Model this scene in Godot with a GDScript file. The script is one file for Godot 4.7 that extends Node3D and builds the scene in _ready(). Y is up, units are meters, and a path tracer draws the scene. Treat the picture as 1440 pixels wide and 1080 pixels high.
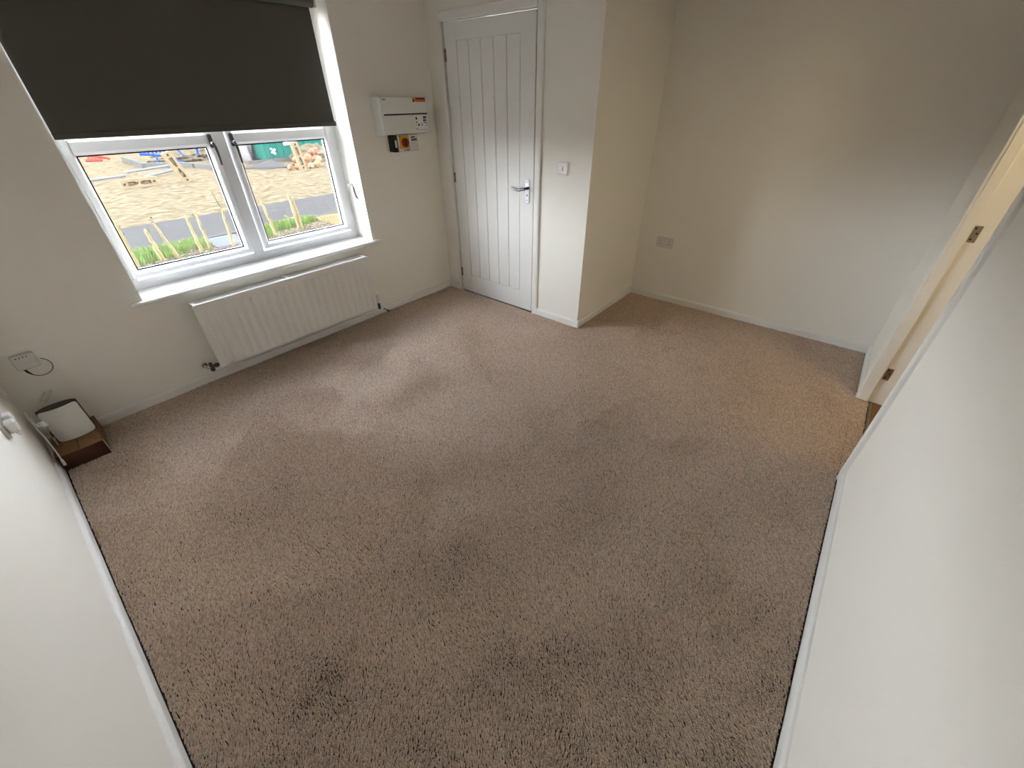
extends Node3D

# ---------------------------------------------------------------- mesh builder
class MB:
	var v := PackedVector3Array()
	var n := PackedVector3Array()
	var uv := PackedVector2Array()
	var col := PackedColorArray()
	var xf := Transform3D()

	func _uv(p: Vector3, k: Vector3) -> Vector2:
		var a := k.abs()
		if a.x >= a.y and a.x >= a.z:
			return Vector2(p.z, -p.y)
		if a.y >= a.z:
			return Vector2(p.x, p.z)
		return Vector2(p.x, -p.y)

	func tri(a: Vector3, b: Vector3, c: Vector3, na: Vector3, nb: Vector3, nc: Vector3) -> void:
		var f := (c - a).cross(b - a)
		if (f.dot(na + nb + nc) < 0.0) != (xf.basis.determinant() < 0.0):
			var t := b
			b = c
			c = t
			var u := nb
			nb = nc
			nc = u
		var P := [a, b, c]
		var N := [na, nb, nc]
		for i in 3:
			var p: Vector3 = xf * (P[i] as Vector3)
			var k: Vector3 = (xf.basis * (N[i] as Vector3)).normalized()
			v.append(p)
			n.append(k)
			uv.append(_uv(p, k))

	func face(pts: Array, hint: Vector3) -> void:
		var k := Vector3.ZERO
		for i in pts.size():
			var p: Vector3 = pts[i]
			var q: Vector3 = pts[(i + 1) % pts.size()]
			k += p.cross(q)
		if k.length() < 1e-12:
			return
		k = k.normalized()
		if k.dot(hint) < 0.0:
			k = -k
		for i in range(1, pts.size() - 1):
			tri(pts[0], pts[i], pts[i + 1], k, k, k)

	# chamfered box
	func box(c: Vector3, s: Vector3, ch := 0.0) -> void:
		var h := s * 0.5
		var e: float = min(ch, min(h.x, min(h.y, h.z)) * 0.98)
		var ax := [Vector3(1, 0, 0), Vector3(0, 1, 0), Vector3(0, 0, 1)]
		for i in 3:
			var j := (i + 1) % 3
			var k := (i + 2) % 3
			for sg in [-1.0, 1.0]:
				var o: Vector3 = c + ax[i] * (h[i] * sg)
				var uu: Vector3 = ax[j] * (h[j] - e)
				var ww: Vector3 = ax[k] * (h[k] - e)
				face([o - uu - ww, o + uu - ww, o + uu + ww, o - uu + ww], ax[i] * sg)
		if e <= 0.0:
			return
		for i in 3:
			var j := (i + 1) % 3
			var k := (i + 2) % 3
			for sj in [-1.0, 1.0]:
				for sk in [-1.0, 1.0]:
					var a: Vector3 = c + ax[j] * (h[j] * sj) + ax[k] * ((h[k] - e) * sk)
					var b: Vector3 = c + ax[j] * ((h[j] - e) * sj) + ax[k] * (h[k] * sk)
					var l: Vector3 = ax[i] * (h[i] - e)
					face([a - l, a + l, b + l, b - l], ax[j] * sj + ax[k] * sk)
		for sx in [-1.0, 1.0]:
			for sy in [-1.0, 1.0]:
				for sz in [-1.0, 1.0]:
					var q := Vector3(sx, sy, sz)
					var a := c + Vector3(h.x * sx, (h.y - e) * sy, (h.z - e) * sz)
					var b := c + Vector3((h.x - e) * sx, h.y * sy, (h.z - e) * sz)
					var d := c + Vector3((h.x - e) * sx, (h.y - e) * sy, h.z * sz)
					face([a, b, d], q)

	# box between two corners
	func span(a: Vector3, b: Vector3, ch := 0.0) -> void:
		box((a + b) * 0.5, (b - a).abs(), ch)

	# tube along points; r is a float or an array of radii
	func tube(pts: Array, r, sides := 10) -> void:
		var rings := []
		var up := Vector3(0.123, 0.97, 0.21)
		for i in pts.size():
			var p: Vector3 = pts[i]
			var d := Vector3.ZERO
			if i > 0:
				d += (p - (pts[i - 1] as Vector3)).normalized()
			if i < pts.size() - 1:
				d += ((pts[i + 1] as Vector3) - p).normalized()
			d = d.normalized()
			if abs(d.dot(up)) > 0.98:
				up = Vector3(0.9, 0.1, -0.3)
			var x := up.cross(d).normalized()
			var y := d.cross(x).normalized()
			up = y
			var rr: float = r[i] if r is Array else r
			var ring := []
			for k in sides:
				var t := TAU * k / sides
				ring.append([p + (x * cos(t) + y * sin(t)) * rr, x * cos(t) + y * sin(t)])
			rings.append(ring)
		for i in pts.size() - 1:
			for k in sides:
				var a = rings[i][k]
				var b = rings[i][(k + 1) % sides]
				var c = rings[i + 1][(k + 1) % sides]
				var d = rings[i + 1][k]
				tri(a[0], b[0], c[0], a[1], b[1], c[1])
				tri(a[0], c[0], d[0], a[1], c[1], d[1])
		for e in [0, pts.size() - 1]:
			var loop := []
			for k in sides:
				loop.append(rings[e][k][0])
			var o: Vector3 = pts[1] if e == 0 else pts[e - 1]
			face(loop, (pts[e] as Vector3) - o)

	# solid of revolution round y; profile of (radius, height)
	func lathe(prof: Array, sides := 24) -> void:
		for i in prof.size() - 1:
			var a: Vector2 = prof[i]
			var b: Vector2 = prof[i + 1]
			var t := b - a
			var nn := Vector2(t.y, -t.x).normalized()
			for k in sides:
				var t0 := TAU * k / sides
				var t1 := TAU * (k + 1) / sides
				var c0 := Vector3(cos(t0), 0, sin(t0))
				var c1 := Vector3(cos(t1), 0, sin(t1))
				var p00 := c0 * a.x + Vector3.UP * a.y
				var p01 := c1 * a.x + Vector3.UP * a.y
				var p10 := c0 * b.x + Vector3.UP * b.y
				var p11 := c1 * b.x + Vector3.UP * b.y
				var n0 := c0 * nn.x + Vector3.UP * nn.y
				var n1 := c1 * nn.x + Vector3.UP * nn.y
				if a.x > 1e-6:
					tri(p00, p01, p11, n0, n1, n1)
				if b.x > 1e-6:
					tri(p00, p11, p10, n0, n1, n0)

	# polygon in local xy, extruded from z0 to z1
	func prism(poly: Array, z0: float, z1: float) -> void:
		var pk := PackedVector2Array(poly)
		var cw := Geometry2D.is_polygon_clockwise(pk)
		for i in poly.size():
			var p: Vector2 = poly[i]
			var q: Vector2 = poly[(i + 1) % poly.size()]
			var t := q - p
			var o := Vector2(t.y, -t.x) * (-1.0 if cw else 1.0)
			face([Vector3(p.x, p.y, z0), Vector3(q.x, q.y, z0), Vector3(q.x, q.y, z1), Vector3(p.x, p.y, z1)], Vector3(o.x, o.y, 0))
		var ids := Geometry2D.triangulate_polygon(pk)
		for zz in [z0, z1]:
			var k := Vector3(0, 0, -1.0 if zz == min(z0, z1) else 1.0)
			for i in range(0, ids.size(), 3):
				var T := []
				for j in 3:
					var w: Vector2 = poly[ids[i + j]]
					T.append(Vector3(w.x, w.y, zz))
				tri(T[0], T[1], T[2], k, k, k)

	# profile of (inset, height along w) swept round the rectangle u0..u1, v0..v1 with mitred corners; closed profile
	func rect_sweep(prof: Array, u0: float, u1: float, v0: float, v1: float, at: Callable) -> void:
		for i in prof.size():
			var p: Vector2 = prof[i]
			var q: Vector2 = prof[(i + 1) % prof.size()]
			var cp := [Vector2(u0 + p.x, v0 + p.x), Vector2(u1 - p.x, v0 + p.x), Vector2(u1 - p.x, v1 - p.x), Vector2(u0 + p.x, v1 - p.x)]
			var cq := [Vector2(u0 + q.x, v0 + q.x), Vector2(u1 - q.x, v0 + q.x), Vector2(u1 - q.x, v1 - q.x), Vector2(u0 + q.x, v1 - q.x)]
			var t := q - p
			var mid := Vector2.ZERO
			for w in prof:
				mid += w
			mid /= prof.size()
			var o := Vector2(t.y, -t.x)
			if o.dot((p + q) * 0.5 - mid) < 0.0:
				o = -o
			var inw := [Vector2(0, 1), Vector2(-1, 0), Vector2(0, -1), Vector2(1, 0)]
			for k in 4:
				var m := (k + 1) % 4
				var pts := [at.call(cp[k], p.y), at.call(cp[m], p.y), at.call(cq[m], q.y), at.call(cq[k], q.y)]
				var z0: Vector3 = at.call(Vector2.ZERO, 0.0)
				var hint: Vector3 = at.call((inw[k] as Vector2) * o.x, o.y) - z0
				face(pts, hint)

	# grid of points fn(i, j) -> [position, normal]
	func grid(nu: int, nv: int, fn: Callable) -> void:
		var g := []
		for i in nu + 1:
			var row := []
			for j in nv + 1:
				row.append(fn.call(i, j))
			g.append(row)
		for i in nu:
			for j in nv:
				var a = g[i][j]
				var b = g[i + 1][j]
				var c = g[i + 1][j + 1]
				var d = g[i][j + 1]
				tri(a[0], b[0], c[0], a[1], b[1], c[1])
				tri(a[0], c[0], d[0], a[1], c[1], d[1])

	func mesh() -> ArrayMesh:
		var arr := []
		arr.resize(Mesh.ARRAY_MAX)
		arr[Mesh.ARRAY_VERTEX] = v
		arr[Mesh.ARRAY_NORMAL] = n
		arr[Mesh.ARRAY_TEX_UV] = uv
		if col.size() == v.size() and col.size() > 0:
			arr[Mesh.ARRAY_COLOR] = col
		var m := ArrayMesh.new()
		m.add_surface_from_arrays(Mesh.PRIMITIVE_TRIANGLES, arr)
		return m

# ---------------------------------------------------------------- scene helpers
var used := {}
var M := {}
var rng := RandomNumberGenerator.new()

func numbered(called: String) -> String:
	if not used.has(called):
		used[called] = 0
		return called
	used[called] += 1
	return "%s_%03d" % [called, used[called]]

func tag(o: Node, label: String, category: String, group := "", kind := "") -> Node:
	o.set_meta("label", label)
	o.set_meta("category", category)
	if group != "":
		o.set_meta("group", group)
	if kind != "":
		o.set_meta("kind", kind)
	return o

func thing(called: String, label: String, category: String, at := Vector3.ZERO, turn := 0.0, group := "", kind := "") -> Node3D:
	var o := Node3D.new()
	o.name = numbered(called)
	add_child(o)
	o.position = at
	o.rotation.y = turn
	tag(o, label, category, group, kind)
	return o

func obj(called: String, b, m: Material, parent: Node = null) -> MeshInstance3D:
	var o := MeshInstance3D.new()
	o.mesh = b.mesh() if b is MB else b
	o.material_override = m
	if parent == null:
		o.name = numbered(called)
		add_child(o)
	else:
		o.name = called
		parent.add_child(o, true)
	return o

func struct(called: String, b, m: Material, label: String, category: String) -> MeshInstance3D:
	var o := obj(called, b, m)
	tag(o, label, category, "", "structure")
	return o

func sr(hex: String) -> Color:
	return Color(hex)

func mat(c: Color, rough := 0.6, metal := 0.0) -> StandardMaterial3D:
	var m := StandardMaterial3D.new()
	m.albedo_color = c
	m.roughness = rough
	m.metallic = metal
	return m

# seamless noise coloured through stops [[t, Color], ...]
func noise_img(size: int, freq: float, seed_: int, octaves: int, kind := FastNoiseLite.TYPE_SIMPLEX_SMOOTH) -> Image:
	var f := FastNoiseLite.new()
	f.noise_type = kind
	f.frequency = freq
	f.seed = seed_
	f.fractal_octaves = octaves
	f.fractal_type = FastNoiseLite.FRACTAL_FBM
	var im := f.get_seamless_image(size, size, false, false, 0.1, true)
	im.convert(Image.FORMAT_RGBA8)
	return im

func ramp_tex(im: Image, stops: Array) -> ImageTexture:
	var g := Gradient.new()
	var off := PackedFloat32Array()
	var cs := PackedColorArray()
	for s in stops:
		off.append(s[0])
		cs.append(s[1])
	g.offsets = off
	g.colors = cs
	var lut := []
	for i in 256:
		lut.append(g.sample(i / 255.0))
	var out := Image.create(im.get_width(), im.get_height(), false, Image.FORMAT_RGBA8)
	for y in im.get_height():
		for x in im.get_width():
			out.set_pixel(x, y, lut[int(im.get_pixel(x, y).r * 255.0)])
	return ImageTexture.create_from_image(out)

func bump_tex(im: Image, strength: float) -> ImageTexture:
	var c: Image = im.duplicate()
	c.bump_map_to_normal_map(strength)
	return ImageTexture.create_from_image(c)

func matte(m: StandardMaterial3D) -> StandardMaterial3D:
	m.metallic_specular = 0.0
	return m

func tri_mat(m: StandardMaterial3D, scale: float, world := true) -> StandardMaterial3D:
	m.uv1_triplanar = true
	m.uv1_world_triplanar = world
	m.uv1_scale = Vector3.ONE * scale
	return m

# ---------------------------------------------------------------- dimensions (metres)
const L := 3.002        # left wall plane (z)
const XO := 1.487       # outer corner of the cupboard block (x)
const D := 0.961        # depth of the alcove
const W := 3.365        # right wall plane (x)
const H := 2.4
const WT := 0.125       # inner wall thickness
const Z0 := 0.784       # window opening
const Z1 := 2.317
const WY0 := 0.599
const WY1 := 2.1
const DZ0 := -0.25      # doorway in the right wall
const DZ1 := 0.54
const DH := 2.03
const BH := 0.062       # skirting height
const BT := 0.015
const G := -0.15        # ground level outside

func _ready() -> void:
	rng.seed = 7
	view_and_light()
	materials()
	room()
	window()
	door()
	doorway()
	blind()
	radiator()
	wall_fittings()
	corner_equipment()
	house()
	outside_ground()
	outside_things()

func view_and_light() -> void:
	var cam := Camera3D.new()
	cam.name = "camera"
	cam.keep_aspect = Camera3D.KEEP_HEIGHT
	cam.fov = 86.3949
	cam.near = 0.02
	cam.far = 300.0
	cam.transform = Transform3D(Basis(Vector3(0.7725173, -0.0078125, -0.6349456), Vector3(-0.3574558, 0.8210929, -0.4450076), Vector3(0.524826, 0.5707411, 0.6315159)), Vector3(3.0035673, 1.5392898, 2.6621178))
	add_child(cam)
	cam.current = true
	var env := Environment.new()
	var sky := Sky.new()
	var sm := ProceduralSkyMaterial.new()
	sm.sky_top_color = Color(0.55, 0.60, 0.68)
	sm.sky_horizon_color = Color(0.92, 0.94, 0.97)
	sm.sky_curve = 0.8
	sm.ground_horizon_color = Color(0.55, 0.53, 0.50)
	sm.ground_bottom_color = Color(0.30, 0.28, 0.25)
	sm.energy_multiplier = 1.0
	sky.sky_material = sm
	env.sky = sky
	env.background_mode = Environment.BG_SKY
	env.background_energy_multiplier = 1.0
	env.ambient_light_source = Environment.AMBIENT_SOURCE_SKY
	env.tonemap_mode = Environment.TONE_MAPPER_LINEAR
	env.tonemap_exposure = 40.0
	env.sdfgi_enabled = true
	env.ssao_enabled = true
	env.ssil_enabled = true
	var we := WorldEnvironment.new()
	we.name = "environment"
	we.environment = env
	add_child(we)

func materials() -> void:
	var fine := noise_img(512, 0.09, 11, 3)
	var w := mat(Color(0.945, 0.93, 0.89), 0.75)
	w.normal_enabled = true
	w.normal_texture = bump_tex(fine, 1.2)
	w.normal_scale = 0.25
	M.wall = tri_mat(w, 4.0)
	M.ceiling = mat(Color(0.95, 0.94, 0.92), 0.85)
	M.gloss = mat(Color(0.93, 0.925, 0.905), 0.38)       # satin painted woodwork
	M.upvc = mat(Color(0.92, 0.925, 0.93), 0.28)
	M.plastic = mat(Color(0.88, 0.875, 0.85), 0.4)
	M.plate = mat(Color(0.86, 0.84, 0.82), 0.35)
	M.white_plate = mat(Color(0.95, 0.935, 0.925), 0.35)
	M.chrome_dark_reflection = mat(Color(0.50, 0.50, 0.51), 0.22, 1.0)  # dark floor reflection put into the colour of the lever chrome
	M.rad = mat(Color(0.90, 0.89, 0.865), 0.35)
	M.black = mat(Color(0.03, 0.03, 0.032), 0.5)
	M.rubber = matte(mat(Color(0.05, 0.05, 0.055), 0.9))
	M.dark = mat(Color(0.16, 0.15, 0.15), 0.5)
	M.chrome = mat(Color(0.82, 0.82, 0.82), 0.16, 1.0)
	M.steel = mat(Color(0.62, 0.61, 0.58), 0.35, 1.0)
	M.gunmetal = mat(Color(0.33, 0.33, 0.33), 0.35, 0.8)
	M.paper = mat(Color(0.92, 0.92, 0.90), 0.7)
	M.yellow = mat(Color(0.80, 0.60, 0.10), 0.5)
	M.red = mat(Color(0.50, 0.05, 0.05), 0.4)
	M.orange = mat(Color(0.88, 0.38, 0.10), 0.6)
	M.bluegrey = mat(Color(0.30, 0.35, 0.45), 0.6)
	M.scar = matte(mat(Color(0.36, 0.30, 0.27), 0.95))
	M.brown = mat(Color(0.30, 0.19, 0.11), 0.8)
	var gl := StandardMaterial3D.new()
	gl.transparency = BaseMaterial3D.TRANSPARENCY_ALPHA
	gl.albedo_color = Color(0.95, 0.98, 0.98, 0.04)
	gl.roughness = 0.02
	M.glass = gl
	# blind cloth
	var bl := mat(Color(0.33, 0.325, 0.30), 0.85)
	var weave := Image.create(64, 64, false, Image.FORMAT_RGBA8)
	for y in 64:
		for x in 64:
			var t := 0.5 + 0.25 * sin(TAU * x / 8.0) * (1.0 if (y / 4) % 2 == 0 else -1.0) + 0.2 * sin(TAU * y / 8.0)
			weave.set_pixel(x, y, Color(t, t, t, 1))
	bl.normal_enabled = true
	bl.normal_texture = bump_tex(weave, 2.0)
	bl.normal_scale = 0.4
	M.blind = tri_mat(bl, 40.0)
	# carpet yarn
	var cp := mat(Color.WHITE, 0.33)
	cp.vertex_color_use_as_albedo = true
	M.carpet = cp
	M.backing = mat(Color(0.16, 0.13, 0.11), 1.0)
	# outside
	var d1 := noise_img(512, 0.02, 31, 5)
	var dirt := matte(mat(Color.WHITE, 1.0))
	dirt.albedo_texture = ramp_tex(d1, [[0.0, Color(0.17, 0.135, 0.085)], [0.40, Color(0.25, 0.217, 0.162)], [0.6, Color(0.275, 0.243, 0.185)], [1.0, Color(0.345, 0.315, 0.25)]])
	dirt.normal_enabled = true
	dirt.normal_texture = bump_tex(d1, 6.0)
	M.dirt = tri_mat(dirt, 0.45)
	var t1 := noise_img(512, 0.12, 41, 3)
	var tar := matte(mat(Color.WHITE, 0.95))
	tar.albedo_texture = ramp_tex(t1, [[0.0, Color(0.13, 0.125, 0.12)], [0.5, Color(0.185, 0.178, 0.17)], [1.0, Color(0.25, 0.24, 0.23)]])
	M.tarmac = tri_mat(tar, 0.8)
	var conc := matte(mat(Color.WHITE, 0.9))
	conc.albedo_texture = ramp_tex(t1, [[0.0, Color(0.20, 0.195, 0.18)], [1.0, Color(0.29, 0.28, 0.265)]])
	M.concrete = tri_mat(conc, 0.7)
	var soil := matte(mat(Color.WHITE, 1.0))
	soil.albedo_texture = ramp_tex(t1, [[0.0, Color(0.18, 0.14, 0.11)], [0.5, Color(0.27, 0.22, 0.18)], [1.0, Color(0.38, 0.32, 0.27)]])
	M.soil = tri_mat(soil, 0.9)
	var sand := matte(mat(Color.WHITE, 0.95))
	sand.albedo_texture = ramp_tex(t1, [[0.0, Color(0.26, 0.225, 0.15)], [1.0, Color(0.33, 0.29, 0.20)]])
	M.paving = tri_mat(sand, 0.7)
	M.grass = matte(mat(Color.WHITE, 0.8))
	M.grass.vertex_color_use_as_albedo = true
	M.grass.backlight_enabled = true
	M.grass.backlight = Color(0.14, 0.22, 0.03)
	var bark := mat(Color.WHITE, 0.9)
	bark.albedo_texture = ramp_tex(noise_img(256, 0.06, 51, 3), [[0.0, Color(0.30, 0.29, 0.15)], [0.45, Color(0.46, 0.42, 0.26)], [1.0, Color(0.58, 0.53, 0.38)]])
	M.cane = tri_mat(bark, 6.0)
	M.twig = matte(mat(Color(0.20, 0.21, 0.12), 0.9))
	M.leaf = matte(mat(Color(0.20, 0.22, 0.13), 0.7))
	M.leaf_yellow = matte(mat(Color(0.45, 0.40, 0.12), 0.7))
	var cb := mat(Color.WHITE, 0.85)
	cb.albedo_texture = ramp_tex(noise_img(256, 0.03, 61, 4), [[0.0, Color(0.45, 0.33, 0.20)], [1.0, Color(0.53, 0.40, 0.25)]])
	M.card = tri_mat(cb, 3.0)
	M.card_front_brown = mat(Color(0.30, 0.17, 0.11), 0.75)  # darker brown sheet colour for the front face of the carton
	var wd := mat(Color.WHITE, 0.45)
	var wi := Image.create(256, 256, false, Image.FORMAT_RGBA8)
	var fn := FastNoiseLite.new()
	fn.seed = 71
	fn.frequency = 0.02
	for y in 256:
		for x in 256:
			var t: float = 0.5 + 0.5 * fn.get_noise_2d(x * 6.0, y * 0.5)
			wi.set_pixel(x, y, Color(0.42, 0.28, 0.15).lerp(Color(0.62, 0.44, 0.26), t))
	wd.albedo_texture = ImageTexture.create_from_image(wi)
	M.oak = tri_mat(wd, 1.2)
	M.green = matte(mat(Color(0.06, 0.26, 0.22), 0.6))
	M.blue = matte(mat(Color(0.08, 0.19, 0.42), 0.5))
	M.redplastic = matte(mat(Color(0.46, 0.14, 0.12), 0.5))
	M.whitebag = matte(mat(Color(0.36, 0.345, 0.345), 0.9))
	M.cream = matte(mat(Color(0.37, 0.325, 0.24), 0.85))
	M.greyrail = matte(mat(Color(0.28, 0.29, 0.31), 0.5))
	M.brick = matte(mat(Color(0.45, 0.27, 0.21), 0.95))
	M.pebble = matte(mat(Color(0.36, 0.31, 0.28), 0.9))

# ---------------------------------------------------------------- the room shell
func room() -> void:
	# floor: slab with carpet of real pile direction (normals lean with the nap)
	var fl := thing("floor", "beige twist pile carpet with brushed tracks covering the whole room floor", "floor", Vector3.ZERO, 0, "", "structure")
	var b := MB.new()
	b.span(Vector3(-0.3, -0.15, -1.1), Vector3(W + WT, -0.006, L + 0.15))
	obj("floor_slab", b, M.concrete, fl)
	b = MB.new()
	b.span(Vector3(0, -0.006, 0), Vector3(W, 0.0005, L))
	b.span(Vector3(XO, -0.006, -D), Vector3(W, 0.0005, 0))
	b.span(Vector3(W, -0.006, DZ0), Vector3(3.42, 0.0005, DZ1))
	obj("carpet_backing", b, M.backing, fl)
	var pile := MultiMeshInstance3D.new()
	pile.name = "carpet_pile"
	pile.multimesh = carpet_pile()
	pile.material_override = M.carpet
	pile.set_meta("kind", "stuff")
	fl.add_child(pile)
	var c := MB.new()
	c.span(Vector3(-0.3, H, -1.1), Vector3(W + WT, H + 0.15, L + 0.15))
	struct("ceiling", c, M.ceiling, "plain white painted plaster ceiling above the room", "ceiling")
	# window wall with its opening
	b = MB.new()
	b.span(Vector3(-0.3, -0.15, -0.12), Vector3(0, WY0, L + 0.15))
	b.span(Vector3(-0.3, WY1, -0.12), Vector3(0, H, L + 0.15))
	b.span(Vector3(-0.3, WY0, -0.12), Vector3(0, WY1, Z0))
	b.span(Vector3(-0.3, WY0, Z1), Vector3(0, WY1, L + 0.15))
	var ww := struct("wall_window", b, M.wall, "off-white plastered wall that holds the window and the radiator", "wall")
	b = MB.new()
	b.xf = Transform3D(Basis(), Vector3(0, 0, Z0))
	b.prism([Vector2(-0.134, 1.026), Vector2(-0.126, 1.018), Vector2(-0.108, 0.995), Vector2(-0.098, 0.962), Vector2(-0.082, 0.930), Vector2(-0.066, 0.898), Vector2(-0.090, 0.918), Vector2(-0.118, 0.926), Vector2(-0.128, 0.968), Vector2(-0.126, 1.004)], -0.001, 0.0012)
	var scar := obj("plaster_patch", b, M.scar, ww)
	scar.set_meta("label", "bare grey brown scuffed patch on the right reveal")
	# door wall, z = 0
	b = MB.new()
	b.span(Vector3(-0.1, 0, -WT), Vector3(0.172, H, 0))
	b.span(Vector3(1.030, 0, -WT), Vector3(XO, H, 0))
	b.span(Vector3(0.172, 2.0, -WT), Vector3(1.030, H, 0))
	struct("wall_door", b, M.wall, "off-white wall around the white boarded cupboard door", "wall")
	b = MB.new()
	b.span(Vector3(XO - WT, 0, -D - 0.1), Vector3(XO, H, -WT))
	struct("wall_return", b, M.wall, "short off-white return wall between the door wall and the alcove", "wall")
	b = MB.new()
	b.span(Vector3(-0.3, 0, -D - 0.12), Vector3(W + WT, H, -D))
	struct("wall_alcove", b, M.wall, "plain off-white back wall of the alcove with the double socket", "wall")
	b = MB.new()
	b.span(Vector3(W, 0, -D - 0.1), Vector3(W + WT, H, DZ0 - 0.02))
	b.span(Vector3(W, 0, DZ1 + 0.02), Vector3(W + WT, H, L + 0.15))
	b.span(Vector3(W, DH + 0.02, DZ0 - 0.02), Vector3(W + WT, H, DZ1 + 0.02))
	struct("wall_right", b, M.wall, "off-white wall on the right with the open doorway in it", "wall")
	b = MB.new()
	b.span(Vector3(0, 0, L), Vector3(W + WT, H, L + 0.15))
	struct("wall_left", b, M.wall, "bright off-white wall along the left edge of the carpet", "wall")
	# skirting
	skirt("baseboard_window", Vector3(0, 0, 0), Vector3(0, 0, L), Vector3(1, 0, 0), "white skirting board under the window and radiator")
	skirt("baseboard_door", Vector3(BT, 0, 0), Vector3(0.145, 0, 0), Vector3(0, 0, 1), "very short white skirting between the room corner and the door frame")
	skirt("baseboard_switch", Vector3(1.076, 0, 0), Vector3(XO + BT, 0, 0), Vector3(0, 0, 1), "short white skirting board below the light switch")
	skirt("baseboard_return", Vector3(XO, 0, 0), Vector3(XO, 0, -D), Vector3(1, 0, 0), "white skirting board on the alcove return wall")
	skirt("baseboard_alcove", Vector3(XO, 0, -D), Vector3(W, 0, -D), Vector3(0, 0, 1), "long white skirting board along the alcove back wall")
	skirt("baseboard_stub", Vector3(W, 0, -D), Vector3(W, 0, -0.31), Vector3(-1, 0, 0), "short white skirting board between the alcove and the open doorway")
	skirt("baseboard_right", Vector3(W, 0, 0.602), Vector3(W, 0, L), Vector3(-1, 0, 0), "white skirting board along the right wall from the doorway forward")
	skirt("baseboard_left", Vector3(0, 0, L), Vector3(W, 0, L), Vector3(0, 0, -1), "white skirting board along the left wall past the cardboard box")

func skirt(called: String, a: Vector3, e: Vector3, out: Vector3, label: String) -> void:
	var b := MB.new()
	var along := (e - a).normalized()
	# local x = out from the wall, y = up, z = along
	b.xf = Transform3D(Basis(out, Vector3.UP, along), a)
	var p := [Vector2(0, 0.0), Vector2(BT, 0.0), Vector2(BT, BH - 0.012), Vector2(BT - 0.002, BH - 0.007), Vector2(BT - 0.007, BH - 0.001), Vector2(BT - 0.010, BH), Vector2(0, BH)]
	b.prism(p, 0.0, (e - a).length())
	struct(called, b, M.gloss, label, "skirting")

# the pile: twisted yarn tufts that lean with the nap (vacuum tracks, foot-worn blotches)
func carpet_pile() -> MultiMesh:
	var na := FastNoiseLite.new()
	na.seed = 5
	na.frequency = 1.3
	na.fractal_octaves = 4
	var nb := FastNoiseLite.new()
	nb.seed = 6
	nb.frequency = 2.2
	nb.fractal_octaves = 4
	var nc := FastNoiseLite.new()
	nc.seed = 9
	nc.frequency = 9.0
	nc.fractal_octaves = 3
	var tuft := MB.new()
	tuft.lathe([Vector2(0.0018, -0.001), Vector2(0.0024, 0.0060), Vector2(0.0022, 0.0098), Vector2(0.0013, 0.0116), Vector2(0.0, 0.0121)], 5)
	var step := 0.0056
	var buf := PackedFloat32Array()
	var r := RandomNumberGenerator.new()
	r.seed = 3
	for rc in [[BT, W - BT, BT, L - BT], [XO + BT, W - BT, -D + BT, BT], [W - BT, 3.418, DZ0, DZ1]]:
		var nx := int((rc[1] - rc[0]) / step)
		var nz := int((rc[3] - rc[2]) / step)
		for i in nx:
			for j in nz:
				var x: float = rc[0] + step * (i + 0.5 + r.randf_range(-0.38, 0.38))
				var z: float = rc[2] + step * (j + 0.5 + r.randf_range(-0.38, 0.38))
				var w := na.get_noise_2d(x, z)
				var s: float = sin((x * 0.80 + z * 0.60) * 15.0 + 5.0 * w)
				if z < 0.25 and x > XO:
					s = 1.6 * sin((x * 0.97 - z * 0.30) * 19.0 + 3.0 * w)
				var m := nc.get_noise_2d(x, z)
				var lx := -0.70 + 0.26 * s + 1.1 * w + 0.40 * m + r.randf_range(-0.25, 0.25)
				var lz := -0.55 + 0.9 * nb.get_noise_2d(x, z) + 0.4 * nc.get_noise_2d(z + 8.0, x) + r.randf_range(-0.22, 0.22)
				var up := Vector3(lx, 1.0, lz).normalized()
				var xa := Vector3(up.y, -up.x, 0.0).normalized()
				var za := xa.cross(up)
				var a := r.randf_range(0.86, 1.12)
				var h := r.randf_range(0.78, 1.12)
				xa *= a
				za *= a
				up *= h
				var c := r.randf_range(0.66, 1.16)
				buf.append_array([xa.x, up.x, za.x, x, xa.y, up.y, za.y, 0.0, xa.z, up.z, za.z, z, 0.665 * c, 0.515 * c, 0.395 * c, 1.0])
	var mm := MultiMesh.new()
	mm.transform_format = MultiMesh.TRANSFORM_3D
	mm.use_colors = true
	mm.mesh = tuft.mesh()
	mm.instance_count = buf.size() / 16
	mm.buffer = buf
	return mm


# unseen brick front of the house, added to shade the ground outside
func house() -> void:
	var b := MB.new()
	b.span(Vector3(-0.3, H + 0.15, -9.0), Vector3(7.0, 5.3, 9.0))
	b.span(Vector3(-0.3, G - 0.1, -9.0), Vector3(7.0, H + 0.15, -1.4))
	b.span(Vector3(-0.3, G - 0.1, 3.2), Vector3(7.0, H + 0.15, 9.0))
	b.prism([Vector2(-0.7, 5.3), Vector2(7.4, 5.3), Vector2(3.35, 8.2)], -9.2, 9.2)
	struct("wall_shade_house", b, M.brick, "unseen red brick front of the house, added to shade the ground outside", "house front")

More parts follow.
